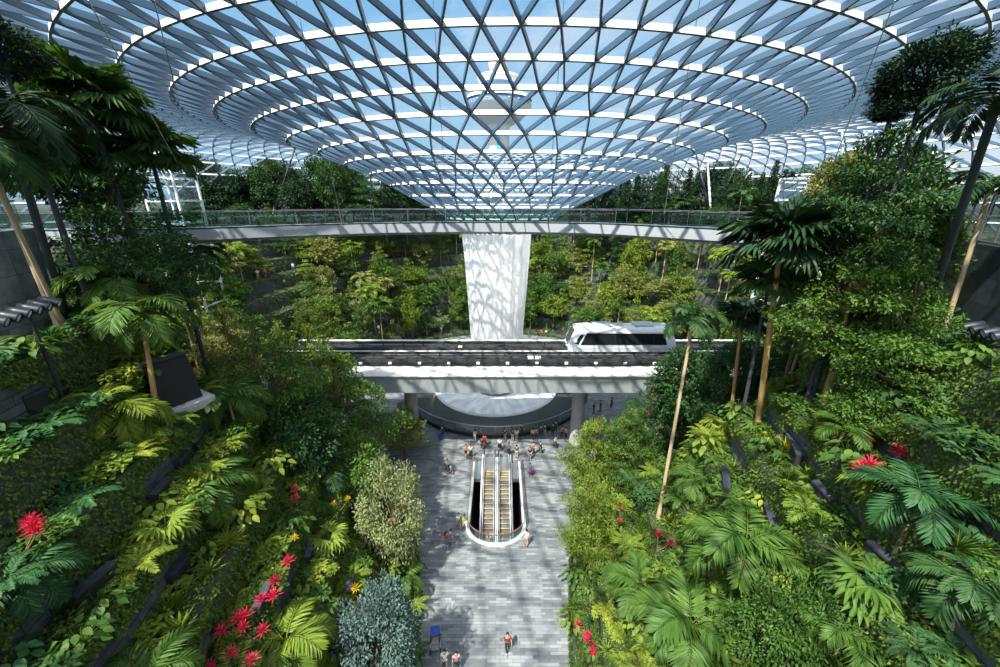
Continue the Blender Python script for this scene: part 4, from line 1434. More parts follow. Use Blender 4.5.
def plant(kind, loc, R, leaf, label, cat='plant', group=None, rz=None, tilt=0):
    me = {'fern': FERN, 'leafy': LEAFY, 'big': BIGL, 'strap': STRAP, 'grass': GRASS, 'dwarf': FAR_PALM + FAR_FAN}[kind]
    nm = {'fern': 'fern', 'leafy': 'leafy_shrub', 'big': 'broadleaf_plant', 'strap': 'strap_leaf_plant', 'grass': 'grass_tuft', 'dwarf': 'dwarf_palm'}[kind]
    o = inst(nm, me[R2.randrange(len(me))], None, leaf, loc, (tilt, 0, R2.random() * 6.28 if rz is None else rz), (R, R, R * R2.uniform(.85, 1.15)))
    tag(o, label, cat, group)
    return o
def cordyline(loc, h, R, label, leaf='leaf_red', heads=2):
    T = empty('cordyline', loc); tag(T, label, 'plant')
    for i in range(heads):
        t = Vector((R2.uniform(-.3, .3) * heads, R2.uniform(-.3, .3) * heads, h * R2.uniform(.7, 1.05)))
        put_trunk(T, TRUNK, 'bark', t, .025)
        inst('leaf_rosette', STRAP[i % 3], T, leaf, t, (R2.uniform(-.3, .3), R2.uniform(-.3, .3), R2.random() * 6), (R, R, R))
    return T
# ================================================================ PLANTING, NEAR SLOPES
def march(px, py, h=0.0, y0=3.0, y1=125.0):
    """first point along the pixel's ray that is below ground + h"""
    y = y0
    while y < y1:
        p = at(px, py, y)
        if p.z < gz(p.x, p.y) + h: return p
        y += .15
    return None
# ---- left side, big plants
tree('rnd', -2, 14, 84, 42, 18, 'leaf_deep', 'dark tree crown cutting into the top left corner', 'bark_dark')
palm(92, 112, 62, 22, 'leaf_dark', 'tall dark fan palm at the upper left, highest of the fan palms', kind='fan', n=18, rad=.14, bark='bark_dark')
palm(152, 160, 44, 24, 'leaf_dark', 'dark fan palm with ragged leaves just right of the tallest fan palm', kind='fan', n=15, rad=.13, bark='bark_dark')
palm(40, 165, 56, 21, 'leaf_dark', 'dark fan palm below the top left corner', kind='fan', n=14, rad=.13, bark='bark_dark')
palm(-16, 150, 60, 17, 'leaf_emerald', 'palm with a bright drooping frond at the left edge', n=12, rad=.12)
palm(6, 120, 60, 16, 'leaf_deep', 'palm on a dark slanting trunk before the curved wall', base_px=(67, 320), Yb=18.5, bark='bark_dark', rad=.15, n=12)
palm(-20, 150, 50, 15, 'leaf_dark', 'palm on a slender tan trunk leaning along the curved wall', base_px=(70, 338), Yb=17.5, bark='bark_pale', rad=.09, n=10)
tree('lay', 122, 160, 300, 76, 22, 'leaf_dark', 'broad tree with tiered dark foliage left of the footbridge end', 'bark')
tree('rnd', 80, 118, 218, 60, 27, 'leaf_dark', 'dense dark tree under the tall fan palms at the left', 'bark_dark')
tree('lay', 92, 245, 318, 40, 24, 'leaf_mid', 'tree with thin green tiers beside the curved wall', 'bark_tan')
tree('lay', 172, 238, 300, 34, 30, 'leaf_mid', 'leafy tree between the broad tiered tree and the footbridge', 'bark')
palm(142, 318, 44, 17.5, 'leaf_mid', 'green palm on two leaning trunks beside the black cabinet', base_px=(156, 405), Yb=16.5, bark='bark_tan', n=15, rad=.12)
palm(112, 285, 40, 19, 'leaf_mid', 'palm on an orange lit trunk under the broad tiered tree', base_px=(133, 372), Yb=18.5, bark='bark_tan', n=11, rad=.12)
palm(190, 258, 30, 32, 'leaf_dark', 'slim palm with a compact crown standing before the far left terraces', base_px=(207, 362), Yb=31, n=12, rad=.12)
palm(116, 415, 44, None, 'leaf_yellow', 'sunlit yellow palm in the middle of the left slope', n=16, rad=.09, droop=1.1)
tree('lay', 262, 312, 432, 62, 24, 'leaf_mid', 'large tiered tree at the middle of the left slope', 'bark')
tree('lay', 228, 302, 376, 38, 30, 'leaf_olive', 'pale tiered tree behind the large tree of the left slope', 'bark')
tree('lay', 340, 345, 445, 56, 29, 'leaf_mid', 'tiered tree in front of the left end of the viaduct', 'bark')
tree('lay', 312, 322, 395, 40, 35, 'leaf_bright', 'bright tiered tree hiding the left end of the viaduct', 'bark_pale')
tree('rnd', 300, 400, 470, 44, 23, 'leaf_dark', 'dark leafy tree between the two tiered trees of the left slope', 'bark')
tree('lay', 402, 402, 446, 26, 36, 'leaf_olive', 'tree with light tiers beside the left viaduct pier', 'bark')
tree('fine', 393, 462, 560, 37, 22, 'leaf_pale', 'pale silvery tree bordering the left edge of the paving', 'bark_pale')
tree('rnd', 352, 440, 500, 36, 24, 'leaf_mid', 'round green tree above the pale silvery tree', 'bark')
tree('fine', 377, 590, 690, 46, 13.6, 'leaf_blue', 'grey blue leaved bush at the lower left of the paving', 'bark', name='large_shrub')
palm(208, 488, 42, None, 'leaf_mid', 'palm with drooping fronds in the centre of the left slope', n=13, rad=.09)
palm(286, 645, 44, None, 'leaf_bright', 'yellow green palm at the bottom of the left slope', n=14, rad=.08)
palm(22, 582, 50, None, 'leaf_emerald', 'dark green palm low at the left edge', n=13, rad=.08)
palm(150, 682, 44, None, 'leaf_mid', 'palm frond tuft rising from the bottom edge at left', n=12, rad=.08)
palm(330, 475, 32, None, 'leaf_dark', 'small dark palm between the round green tree and the slope', n=12, rad=.08)
palm(228, 400, 36, 20, 'leaf_mid', 'small palm behind the sunlit yellow palm', n=12, rad=.08)
palm(404, 578, 22, None, 'leaf_mid', 'small palm at the paving edge below the pale silvery tree', n=11, rad=.06)
# ---- right side, big plants
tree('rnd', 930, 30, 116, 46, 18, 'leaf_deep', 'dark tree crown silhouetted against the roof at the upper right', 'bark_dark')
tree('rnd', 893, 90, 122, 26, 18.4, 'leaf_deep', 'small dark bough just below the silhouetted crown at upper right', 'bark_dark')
tree('lay', 872, 112, 262, 66, 18.5, 'leaf_dark', 'tall dark tiered tree rising at the right of the footbridge', 'bark_dark')
tree('lay', 862, 218, 350, 78, 17.5, 'leaf_mid', 'wide tree with sunlit tiers at the right', 'bark_tan')
tree('lay', 905, 250, 400, 52, 16.0, 'leaf_mid', 'leafy tree before the dark blue wall at the right edge', 'bark')
tree('lay', 895, 335, 425, 62, 15, 'leaf_mid', 'leafy tiered tree at the foot of the dark blue wall', 'bark')
tree('rnd', 835, 150, 235, 30, 22, 'leaf_olive', 'yellowish tree in front of the white framed lift at the right', 'bark')
tree('rnd', 872, 138, 262, 66, 22, 'leaf_dark', 'dense dark tree behind the tiered trees at the right end of the footbridge', 'bark_dark')
tree('rnd', 905, 200, 300, 46, 20.5, 'leaf_mid', 'leafy tree between the two dense dark trees at the right', 'bark_dark')
palm(994, 112, 56, 13, 'leaf_deep', 'dark palm leaning into the top right edge', base_px=(944, 262), Yb=15.5, bark='bark_dark', n=14, rad=.13)
palm(990, 190, 40, 17, 'leaf_dark', 'dark palm below the leaning palm at the right edge', n=12, rad=.10)
palm(780, 252, 58, 20, 'leaf_deep', 'large dark fan palm right of the train', base_px=(760, 405), Yb=20, bark='bark_tan', kind='fan', n=18, rad=.15)
palm(768, 290, 40, 21, 'leaf_dark', 'second dark fan palm just below the large one', base_px=(742, 415), Yb=21, kind='fan', n=14, rad=.10, bark='bark_dark')
palm(742, 322, 30, 25, 'leaf_deep', 'fan palm on a pale trunk between train and large fan palm', base_px=(727, 445), Yb=24, kind='fan', n=14, rad=.12, bark='bark_tan')
palm(693, 322, 30, 22, 'leaf_dark', 'tall slim palm in front of the right end of the train', base_px=(659, 514), Yb=20, n=13, rad=.11, bark='bark_pale')
palm(815, 300, 34, 22, 'leaf_dark', 'small dark palm right of the large fan palm', n=12, rad=.09)
palm(832, 350, 32, 19, 'leaf_bright', 'palm with a broad lit frond under the wide sunlit tree', n=9, rad=.08, kind='wide')
tree('rnd', 738, 338, 402, 34, 27, 'leaf_dark', 'dark tree filling the gap between the slim palm and the large fan palm', 'bark_dark')
tree('rnd', 798, 332, 402, 38, 24, 'leaf_dark', 'dark tree beneath the wide tree with sunlit tiers', 'bark_dark')
tree('rnd', 690, 346, 425, 42, 32, 'leaf_dark', 'dark dense tree below the right end of the viaduct', 'bark')
tree('lay', 650, 378, 450, 36, 32, 'leaf_dark', 'dark tiered tree under the viaduct right of the basin', 'bark')
tree('lay', 628, 405, 470, 32, 29, 'leaf_mid', 'green tiered tree behind the paving edge at right', 'bark')
tree('lay', 596, 412, 482, 36, 30, 'leaf_bright', 'bright tiered tree standing over the right edge of the paving', 'bark_tan')
tree('lay', 590, 472, 548, 34, 22, 'leaf_bright', 'second bright tiered tree over the right edge of the paving', 'bark_tan')
tree('rnd', 735, 395, 450, 40, 26, 'leaf_dark', 'dark leafy tree behind the tall slim palm', 'bark')
tree('rnd', 800, 395, 455, 42, 21, 'leaf_bright', 'yellow green tree in the middle of the right slope', 'bark')
palm(745, 548, 52, 13, 'leaf_mid', 'large palm with arching fronds on the right slope', n=14, rad=.10)
palm(690, 628, 48, None, 'leaf_mid', 'broad leaved palm at the bottom of the right slope', kind='wide', n=13, rad=.09)
palm(918, 505, 52, None, 'leaf_emerald', 'dark green palm with long fronds below the red plants at right', n=13, rad=.10)
tree('fine', 788, 578, 690, 54, 10, 'leaf_mid', 'fine leaved green bush at the bottom right', 'bark', name='large_shrub')
palm(845, 640, 46, None, 'leaf_mid', 'palm at the bottom edge right of the fine leaved bush', n=13, rad=.08)
palm(968, 590, 48, None, 'leaf_dark', 'dark feathery palm in the lower right corner', n=14, rad=.08)
palm(628, 470, 26, None, 'leaf_mid', 'small palm between the bright tiered trees and the slim palm', n=12, rad=.07)
palm(640, 590, 30, None, 'leaf_mid', 'palm beside the right edge of the paving near the red plants', n=12, rad=.08, kind='wide')
palm(845, 430, 30, None, 'leaf_mid', 'small palm left of the red plants on the right slope', n=11, rad=.07)
palm(695, 482, 28, None, 'leaf_mid', 'sunlit palm at the foot of the tall slim palm', n=12, rad=.08)

# ---- red and gold accents
for (px, py, R, hd, lbl) in [(38, 522, .42, 2, 'red leaved plant at the left edge of the slope'), (12, 540, .4, 2, 'crimson rosette low at the left edge'),
        (268, 585, .5, 3, 'crimson plant at the top of the red row on the left slope'), (258, 610, .5, 3, 'second crimson plant of the red row on the left slope'),
        (252, 634, .45, 3, 'third crimson plant of the red row on the left slope'), (240, 655, .45, 3, 'lowest crimson plant of the red row on the left slope'),
        (288, 497, .4, 2, 'small crimson plant under the large tiered tree'), (404, 606, .4, 2, 'dark red plant at the left paving edge'),
        (865, 470, .6, 4, 'red leaved plant below the dark stone wall at right'), (842, 452, .45, 2, 'small red plant above the large red one at right'),
        (655, 568, .4, 2, 'pink red plant in the middle of the right slope'), (592, 632, .42, 3, 'red flowering plant at the right paving edge'),
        (598, 650, .38, 2, 'lower red flowering plant at the right paving edge'), (622, 512, .3, 2, 'tiny pink plant behind the right paving edge')]:
    p = march(px, py, .9)
    if p: cordyline(Vector((p.x, p.y, gz(p.x, p.y))), .9, R, lbl, 'leaf_red', hd)
for (px, py, R, lbl) in [(352, 598, .5, 'golden leaved plant above the grey blue bush'), (368, 580, .45, 'small golden plant beside the pale silvery tree'),
        (286, 535, .35, 'golden plant under the small crimson plant'), (340, 510, .35, 'golden plant below the round green tree'), (795, 452, .45, 'golden plant on the right slope near the stone wall')]:
    p = march(px, py, .6)
    if p: cordyline(Vector((p.x, p.y, gz(p.x, p.y))), .6, R, lbl, 'leaf_gold', 2)

# ---- shrubs and ferns filling the terraces
ordn = ['first', 'second', 'third', 'fourth', 'fifth', 'sixth', 'seventh', 'eighth', 'ninth', 'tenth', 'eleventh', 'twelfth', 'thirteenth', 'fourteenth', 'fifteenth', 'sixteenth', 'seventeenth', 'eighteenth', 'nineteenth', 'twentieth']
def ordinal(n):
    if n <= 20: return ordn[n - 1]
    t = {2: 'twenty', 3: 'thirty', 4: 'forty', 5: 'fifty', 6: 'sixty', 7: 'seventy', 8: 'eighty', 9: 'ninety'}
    if n % 10 == 0: return t[n // 10][:-1] + 'ieth'
    return t[n // 10] + '-' + ordn[n % 10 - 1]
toneword = {'leaf_mid': 'green', 'leaf_bright': 'light green', 'leaf_yellow': 'yellow green', 'leaf_dark': 'dark green', 'leaf_emerald': 'deep green', 'leaf_olive': 'olive green', 'leaf_pale': 'pale green', 'leaf_blue': 'grey green', 'leaf_deep': 'blackish green'}
kindword = {'fern': 'fern', 'leafy': 'leafy shrub', 'big': 'broad-leaved plant', 'strap': 'strap-leaved plant', 'grass': 'grassy tuft', 'dwarf': 'dwarf palm'}
fill = []
NSHRUB = 0
for sd, rng in ((-1, range(0, NL)), (1, range(NL, len(CURVE)))):
    sname = 'left' if sd < 0 else 'right'
    for k in range(NLEV):
        idx = [i for i in rng if CXY[i, 1] < 46]
        idx.sort(key=lambda i: CXY[i, 1])
        row = []
        last = None
        for i in idx:
            w = STEP / CSL[i]
            for u in ((.12, .55, .9) if w > 1.3 else (.3, .8)):
                x, y = so(i, lev_off(i, k) + w * u + R2.uniform(-.2, .2))
                x += R2.uniform(-.2, .2); y += R2.uniform(-.35, .35)
                z = WALL0 + k * STEP
                px, py, dep = proj((x, y, z + .4))
                if dep < 3.5 or not (-50 < px < 1050 and 225 < py < 720): continue
                if any((x - q[0]) ** 2 + (y - q[1]) ** 2 < (.80 if dep < 22 else 1.15) ** 2 for q in row): continue
                row.append((x, y, z, px, py, dep))
        row.sort(key=lambda q: q[5])
        for n_, (x, y, z, px, py, dep) in enumerate(row):
            kd = R2.choices(['fern', 'leafy', 'big', 'strap', 'grass', 'dwarf'], [.24, .24, .20, .08, .12, .12])[0]
            if sd < 0:
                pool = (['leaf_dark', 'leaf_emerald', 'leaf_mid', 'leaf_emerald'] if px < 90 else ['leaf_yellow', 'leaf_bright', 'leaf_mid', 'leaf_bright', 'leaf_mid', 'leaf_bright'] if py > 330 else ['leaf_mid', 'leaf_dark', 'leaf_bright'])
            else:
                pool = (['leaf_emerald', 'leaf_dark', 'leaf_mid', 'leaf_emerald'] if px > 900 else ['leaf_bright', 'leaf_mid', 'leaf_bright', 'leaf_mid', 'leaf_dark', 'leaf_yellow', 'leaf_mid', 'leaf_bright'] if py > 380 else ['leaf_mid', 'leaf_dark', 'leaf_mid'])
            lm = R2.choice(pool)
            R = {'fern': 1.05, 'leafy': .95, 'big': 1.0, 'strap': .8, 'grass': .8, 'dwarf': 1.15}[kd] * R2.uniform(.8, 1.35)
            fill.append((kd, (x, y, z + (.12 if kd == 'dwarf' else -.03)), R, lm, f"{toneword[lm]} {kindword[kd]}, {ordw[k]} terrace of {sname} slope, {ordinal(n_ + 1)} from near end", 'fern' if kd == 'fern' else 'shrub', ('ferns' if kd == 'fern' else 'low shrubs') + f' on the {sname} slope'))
for f in fill: plant(*f)

# ---- creeping groundcover hanging over the walls: nobody could count these leaves
def groundcover(sd, name_lbl, n, leaf, seed, y_max=48, y_min=2, L0=.17):
    r = np.random.RandomState(seed); lb = LB()
    idx = np.array([i for i in (range(0, NL) if sd < 0 else range(NL, len(CURVE))) if y_min < CXY[i, 1] < y_max])
    i = r.choice(idx, n); k = r.randint(0, NLEV, n)
    w = STEP / CSL[i]
    u = r.rand(n)
    o = (k + u) * w
    z = WALL0 + k * STEP
    hang = r.rand(n) < .62
    # hanging leaves lie on the wall face below the bed's edge; bunch them by a noise of position
    bunch = (np.sin(CXY[i, 0] * 1.9 + k * 2.1) + np.sin(CXY[i, 1] * 1.35 + k * 3.7 + CXY[i, 0]) + np.sin(CXY[i, 1] * .5 + k))
    fall = r.rand(n) * np.clip(1.7 + bunch * .65, .5, 2.3)
    P = np.stack([CXY[i, 0] + CNN[i, 0] * np.where(hang, k * w - .06 - r.rand(n) * .22, o), CXY[i, 1] + CNN[i, 1] * np.where(hang, k * w - .06 - r.rand(n) * .22, o), np.where(hang, z - fall + .12, z + r.rand(n) * .28)], 1)
    P[:, :2] += np.stack([CNN[i, 1], -CNN[i, 0]], 1) * (r.rand(n, 1) - .5) * 1.1
    D = np.where(hang[:, None], np.stack([-CNN[i, 0] * .4, -CNN[i, 1] * .4, np.full(n, -.9)], 1), r.randn(n, 3) * [1, 1, .3]) + r.randn(n, 3) * .35
    Nn = np.where(hang[:, None], np.stack([-CNN[i, 0], -CNN[i, 1], np.full(n, .6)], 1), np.array([[0, 0, 1.0]])) + r.randn(n, 3) * .3
    keep = (P[:, 2] > .02)
    L = L0 * (.6 + .8 * r.rand(n))
    lb.leaves(P[keep], D[keep], Nn[keep], L[keep], L[keep] * .62, .1, .1)
    o_ = new_obj('groundcover', lb.mesh('groundcover', M[leaf]))
    tag(o_, name_lbl, 'groundcover', kind='stuff')
groundcover(-1, 'dark green creepers covering the terraces of the left slope', 150000, 'leaf_mid', 1, 44, 2, .125)
groundcover(-1, 'light green creepers hanging over the terrace walls of the left slope', 150000, 'leaf_bright', 2, 44, 2, .125)
groundcover(1, 'dark green creepers covering the terraces of the right slope', 150000, 'leaf_mid', 3, 44, 2, .125)
groundcover(1, 'light green creepers hanging over the terrace walls of the right slope', 150000, 'leaf_bright', 4, 44, 2, .125)
groundcover(-1, 'low green planting on the far terraces left of the waterfall', 26000, 'leaf_mid', 5, 110, 44, .34)
groundcover(1, 'low green planting on the far terraces right of the waterfall', 26000, 'leaf_mid', 6, 110, 44, .34)

# ================================================================ FAR SLOPE TREES
far = []
taken = []
rf = random.Random(5)
tries = 0
while len(far) < 290 and tries < 30000:
    tries += 1
    i = rf.randrange(len(CURVE))
    if CXY[i, 1] < 42: continue
    k = rf.choices(range(NLEV), [1.2, 1.2, 1.2, 1.1, 1, 1, 1, 1, .9, .8])[0]
    x, y = so(i, lev_off(i, k) + STEP / CSL[i] * rf.uniform(.2, .85))
    px, py, dep = proj((x, y, WALL0 + k * STEP + 3))
    if not (130 < px < 850): continue
    # open stone terraces left and right
    b = proj((x, y, WALL0 + k * STEP + 1.5))
    if 246 < b[0] < 306 and 236 < b[1] < 345 and rf.random() < .93: continue
    if 686 < b[0] < 745 and 236 < b[1] < 325 and rf.random() < .9: continue
    if any((x - q[0]) ** 2 + (y - q[1]) ** 2 < 2.5 ** 2 for q in taken): continue
    taken.append((x, y)); far.append((x, y, k, px))
rows = {}
for f in far: rows.setdefault((f[2], f[3] < 496), []).append(f)
kinds = {'lay': ('tiered tree', 'tiered_tree'), 'rnd': ('leafy tree', 'leafy_tree'), 'fan': ('fan palm', 'fan_palm'), 'palm': ('feather palm', 'feather_palm')}
for (k, lft), fs in rows.items():
    fs.sort(key=lambda f: abs(f[3] - 496))
    for n_, (x, y, kk, px) in enumerate(fs):
        kd = rf.choices(['lay', 'rnd', 'fan', 'palm'], [.56, .28, .10, .06])[0]
        z = WALL0 + k * STEP
        h = rf.uniform(4.6, 9.0) if k < 6 else rf.uniform(3.6, 6.5)
        R = rf.uniform(1.9, 3.2)
        lm = rf.choices(['leaf_mid', 'leaf_bright', 'leaf_olive', 'leaf_dark', 'leaf_pale'], [.36, .40, .16, .06, .02])[0]
        if kd == 'fan': lm = rf.choice(['leaf_mid', 'leaf_olive', 'leaf_bright'])
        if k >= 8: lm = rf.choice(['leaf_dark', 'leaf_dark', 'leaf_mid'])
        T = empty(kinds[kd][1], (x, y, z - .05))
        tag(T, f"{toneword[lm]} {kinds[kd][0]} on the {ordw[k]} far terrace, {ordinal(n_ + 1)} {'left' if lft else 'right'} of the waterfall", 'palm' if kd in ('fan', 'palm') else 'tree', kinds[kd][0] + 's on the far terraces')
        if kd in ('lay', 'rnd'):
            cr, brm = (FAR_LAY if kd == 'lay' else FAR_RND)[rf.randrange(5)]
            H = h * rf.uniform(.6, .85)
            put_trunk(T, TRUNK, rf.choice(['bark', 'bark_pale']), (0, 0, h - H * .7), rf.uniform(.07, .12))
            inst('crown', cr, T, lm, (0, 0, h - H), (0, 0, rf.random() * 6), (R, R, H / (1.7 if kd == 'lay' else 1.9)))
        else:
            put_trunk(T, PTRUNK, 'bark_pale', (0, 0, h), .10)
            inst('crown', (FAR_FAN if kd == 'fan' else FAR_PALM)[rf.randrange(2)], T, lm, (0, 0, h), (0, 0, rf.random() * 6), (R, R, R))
# ================================================================ DARK TREES ON THE UPPER DECK
def deck_tree(px, yt, hw, Y, kd, lm, lbl, grp):
    top = at(px, yt, Y); b = Vector((top.x, Y, WALL0 + 9 * STEP))
    i, o, s = near(b.x, b.y)
    T = empty('conifer' if kd == 'con' else 'deck_tree', b); tag(T, lbl, 'tree', grp)
    R = pxw(hw, top); h = top.z - b.z
    cr, brm = {'con': FAR_CON, 'rnd': NEAR_RND, 'lay': NEAR_LAY}[kd][rf.randrange(3)]
    hh = {'con': 3.6, 'rnd': 1.5, 'lay': 1.5}[kd]
    f = .93 if kd == 'con' else .80
    put_trunk(T, TRUNK, 'bark_dark', (0, 0, h * (1.02 - f) + .5), .13)
    inst('crown', cr, T, lm, (0, 0, h * (1 - f)), (0, 0, rf.random() * 6), (R, R, h * f / hh))
    if kd == 'con': inst('branches', brm, T, 'bark_dark', (0, 0, h * (1 - f)), (0, 0, 0), (R, R, h * f / hh))
n_ = 0
x = 182
while x < 436:
    n_ += 1
    lim = 162 + 10 * math.sin(x * .09) + rf.uniform(-7, 9) + (10 if x > 390 else 0)
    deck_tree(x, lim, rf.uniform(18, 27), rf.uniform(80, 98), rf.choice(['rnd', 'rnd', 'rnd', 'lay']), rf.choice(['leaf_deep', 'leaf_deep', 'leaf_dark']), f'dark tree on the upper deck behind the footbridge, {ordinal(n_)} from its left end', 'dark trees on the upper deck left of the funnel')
    x += rf.uniform(8, 13)
n_ = 0
x = 812
while x > 572:
    n_ += 1
    con = rf.random() < .6
    lim = (172 if x < 640 else 164) + rf.uniform(-8, 10)
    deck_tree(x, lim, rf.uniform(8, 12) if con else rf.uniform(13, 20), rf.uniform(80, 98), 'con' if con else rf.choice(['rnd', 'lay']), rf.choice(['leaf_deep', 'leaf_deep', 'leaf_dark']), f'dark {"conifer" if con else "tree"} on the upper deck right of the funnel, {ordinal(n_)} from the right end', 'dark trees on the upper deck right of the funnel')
    x -= rf.uniform(6, 10)
# ================================================================ PEOPLE
def skin_mesh(name, verts, edges, radii, mat, sub=1, root=0):
    me = bpy.data.meshes.new('tmp'); me.from_pydata([tuple(v) for v in verts], edges, [])
    o = bpy.data.objects.new('tmp', me); COL.objects.link(o)
    m = o.modifiers.new('s', 'SKIN'); m.use_smooth_shade = True
    for i, r in enumerate(radii):
        d = me.skin_vertices[0].data[i]
        d.radius = r if hasattr(r, '__len__') else (r, r)
        d.use_root = (i == root)
    if sub:
        q = o.modifiers.new('u', 'SUBSURF'); q.levels = sub; q.render_levels = sub
    dg = bpy.context.evaluated_depsgraph_get()
    out = bpy.data.meshes.new_from_object(o.evaluated_get(dg))
    out.name = name
    bpy.data.objects.remove(o); bpy.data.meshes.remove(me)
    out.materials.clear(); out.materials.append(mat)
    return out
for n_, c in {'skin': (.55, .33, .22), 'hair_black': (.012, .010, .010), 'cloth_white': (.80, .80, .80), 'cloth_black': (.02, .02, .025), 'cloth_red': (.55, .03, .03), 'cloth_darkred': (.25, .02, .025),
              'cloth_orange': (.85, .30, .03), 'cloth_lime': (.50, .80, .05), 'cloth_navy': (.03, .05, .14), 'cloth_jeans': (.08, .14, .28), 'cloth_grey': (.22, .22, .24), 'cloth_pink': (.75, .33, .36),
              'cloth_purple': (.32, .07, .30), 'cloth_yellow': (.85, .55, .05), 'cloth_khaki': (.42, .36, .25), 'cloth_blue': (.08, .22, .60)}.items():
    pbr(n_, c, .7)
def figure(stride=0.0, arm=0.0, bend=0.0, lift=0.0):
    """joint positions of a standing or walking adult, facing -y"""
    J = {}
    J['pel'] = Vector((0, 0, .93)); J['wst'] = Vector((0, -.0, 1.10)); J['chs'] = Vector((0, .01, 1.32)); J['nck'] = Vector((0, .0, 1.47)); J['hd0'] = Vector((0, -.015, 1.56)); J['hd1'] = Vector((0, -.02, 1.66))
    for s, n in ((-1, 'l'), (1, 'r')):
        a = stride * s
        J['hip' + n] = Vector((s * .085, 0, .90))
        k = Vector((s * .095, -.42 * math.sin(a) - .01, .90 - .43 * math.cos(a)))
        b = a - (.35 * abs(stride) + .15 * (stride > 0)) * (1 if a < 0 else .1)
        an = k + Vector((0, -.42 * math.sin(b), -.42 * math.cos(b)))
        J['kne' + n] = k; J['ank' + n] = an
        J['toe' + n] = an + Vector((s * .02, -.16, -.045))
        c = -arm * s
        J['sho' + n] = Vector((s * .185, .01, 1.40))
        e = J['sho' + n] + Vector((s * .05, -.29 * math.sin(c), -.28 * math.cos(c)))
        d = c + bend
        w = e + Vector((s * .01, -.25 * math.sin(d), -.25 * math.cos(d)))
        h = w + Vector((0, -.09 * math.sin(d), -.09 * math.cos(d)))
        J['elb' + n] = e; J['wri' + n] = w; J['pal' + n] = h
    mz = min(J['toel'].z, J['toer'].z) - .035
    for k in J: J[k] = J[k] - Vector((0, 0, mz))
    return J
def body_meshes(J, tag_):
    ks = ['pel', 'wst', 'chs', 'nck', 'hd0', 'hd1'] + [a + n for n in 'lr' for a in ('hip', 'kne', 'ank', 'toe', 'sho', 'elb', 'wri', 'pal')]
    ix = {k: i for i, k in enumerate(ks)}
    E = [('pel', 'wst'), ('wst', 'chs'), ('chs', 'nck'), ('nck', 'hd0'), ('hd0', 'hd1')]
    for n in 'lr': E += [('pel', 'hip' + n), ('hip' + n, 'kne' + n), ('kne' + n, 'ank' + n), ('ank' + n, 'toe' + n), ('chs', 'sho' + n), ('sho' + n, 'elb' + n), ('elb' + n, 'wri' + n), ('wri' + n, 'pal' + n)]
    Rr = {'pel': (.13, .10), 'wst': (.125, .095), 'chs': (.15, .105), 'nck': .055, 'hd0': (.078, .088), 'hd1': (.085, .095), 'hip': .085, 'kne': .055, 'ank': .038, 'toe': (.04, .028), 'sho': .055, 'elb': .04, 'wri': .028, 'pal': (.034, .02)}
    rad = [Rr.get(k, Rr.get(k[:3])) for k in ks]
    body = skin_mesh('body', [J[k] for k in ks], [(ix[a], ix[b]) for a, b in E], rad, None)
    # fingers, nose and ears grown onto the body mesh
    mb = MB()
    for s, n in ((-1, 'l'), (1, 'r')):
        p = J['pal' + n]; d = (J['pal' + n] - J['wri' + n]).normalized()
        f = Vector((0, -1, 0)) - d * d.y * -1
        f = Vector((0, -1, .0)); f = (f - d * f.dot(d)).normalized()
        inw = Vector((-s, 0, 0))
        for i in range(4):
            r0 = p + f * (.021 - .014 * i)
            l = (.068, .078, .072, .055)[i]
            mb.tube([r0 - d * .01, r0 + d * l * .5 + inw * .006, r0 + d * l * .9 + inw * .022], [.0085, .008, .006], 5)
        t0 = p - d * .055 + f * .028
        mb.tube([t0, t0 + f * .022 + d * .03, t0 + f * .026 + d * .06 + inw * .008], [.010, .009, .007], 5)
    h = J['hd0']
    mb.tube([h + Vector((0, -.085, .04)), h + Vector((0, -.112, .005))], [.008, .016], 5)
    for s in (-1, 1):
        mb.sphere(h + Vector((s * .086, .0, .02)), .03, 6, 5, sc=(.35, .7, 1))
        mb.sphere(h + Vector((s * .033, -.085, .04)), .011, 6, 4)
    mb.tube([h + Vector((-.028, -.083, -.035)), h + Vector((.028, -.083, -.035))], .007, 5)
    b = bmesh.new(); b.from_mesh(body)
    ex = mb.mesh('x', [None], True); b.from_mesh(ex); b.to_mesh(body); b.free()
    body.polygons.foreach_set('use_smooth', [True] * len(body.polygons))
    def sub(keys, edges, grow, extra=None):
        jj = {k: J[k] for k in keys}
        if extra: jj.update(extra)
        kk = list(jj); xx = {k: i for i, k in enumerate(kk)}
        rr = []
        for k in kk:
            r = Rr.get(k, Rr.get(k[:3], .05)); 
            rr.append(tuple(q + grow for q in r) if hasattr(r, '__len__') else r + grow)
        return skin_mesh('cloth', [jj[k] for k in kk], [(xx[a], xx[b]) for a, b in edges], rr, None)
    mid = {}
    for n in 'lr':
        mid['elb_' + n] = J['sho' + n].lerp(J['elb' + n], .85)
    shirt = sub(['pel', 'wst', 'chs', 'shol', 'shor'], [('pel', 'wst'), ('wst', 'chs'), ('chs', 'shol'), ('chs', 'shor'), ('shol', 'elb_l'), ('shor', 'elb_r')], .016, mid)
    ank = {'ank_' + n: J['kne' + n].lerp(J['ank' + n], .88) for n in 'lr'}
    trous = sub(['pel', 'hipl', 'hipr', 'knel', 'kner'], [('pel', 'hipl'), ('pel', 'hipr'), ('hipl', 'knel'), ('hipr', 'kner'), ('knel', 'ank_l'), ('kner', 'ank_r')], .018, ank)
    sh = {'kne_' + n: J['hip' + n].lerp(J['kne' + n], .8) for n in 'lr'}
    shorts = sub(['pel', 'hipl', 'hipr'], [('pel', 'hipl'), ('pel', 'hipr'), ('hipl', 'kne_l'), ('hipr', 'kne_r')], .022, sh)
    sm = MB()
    p = J['pel']; sm.lathe([(.16, .15), (.17, .0), (.26, -.38), (.25, -.38), (.15, .0)], 14, (p.x, p.y, p.z))
    skirt = sm.mesh('skirt', [None], True)
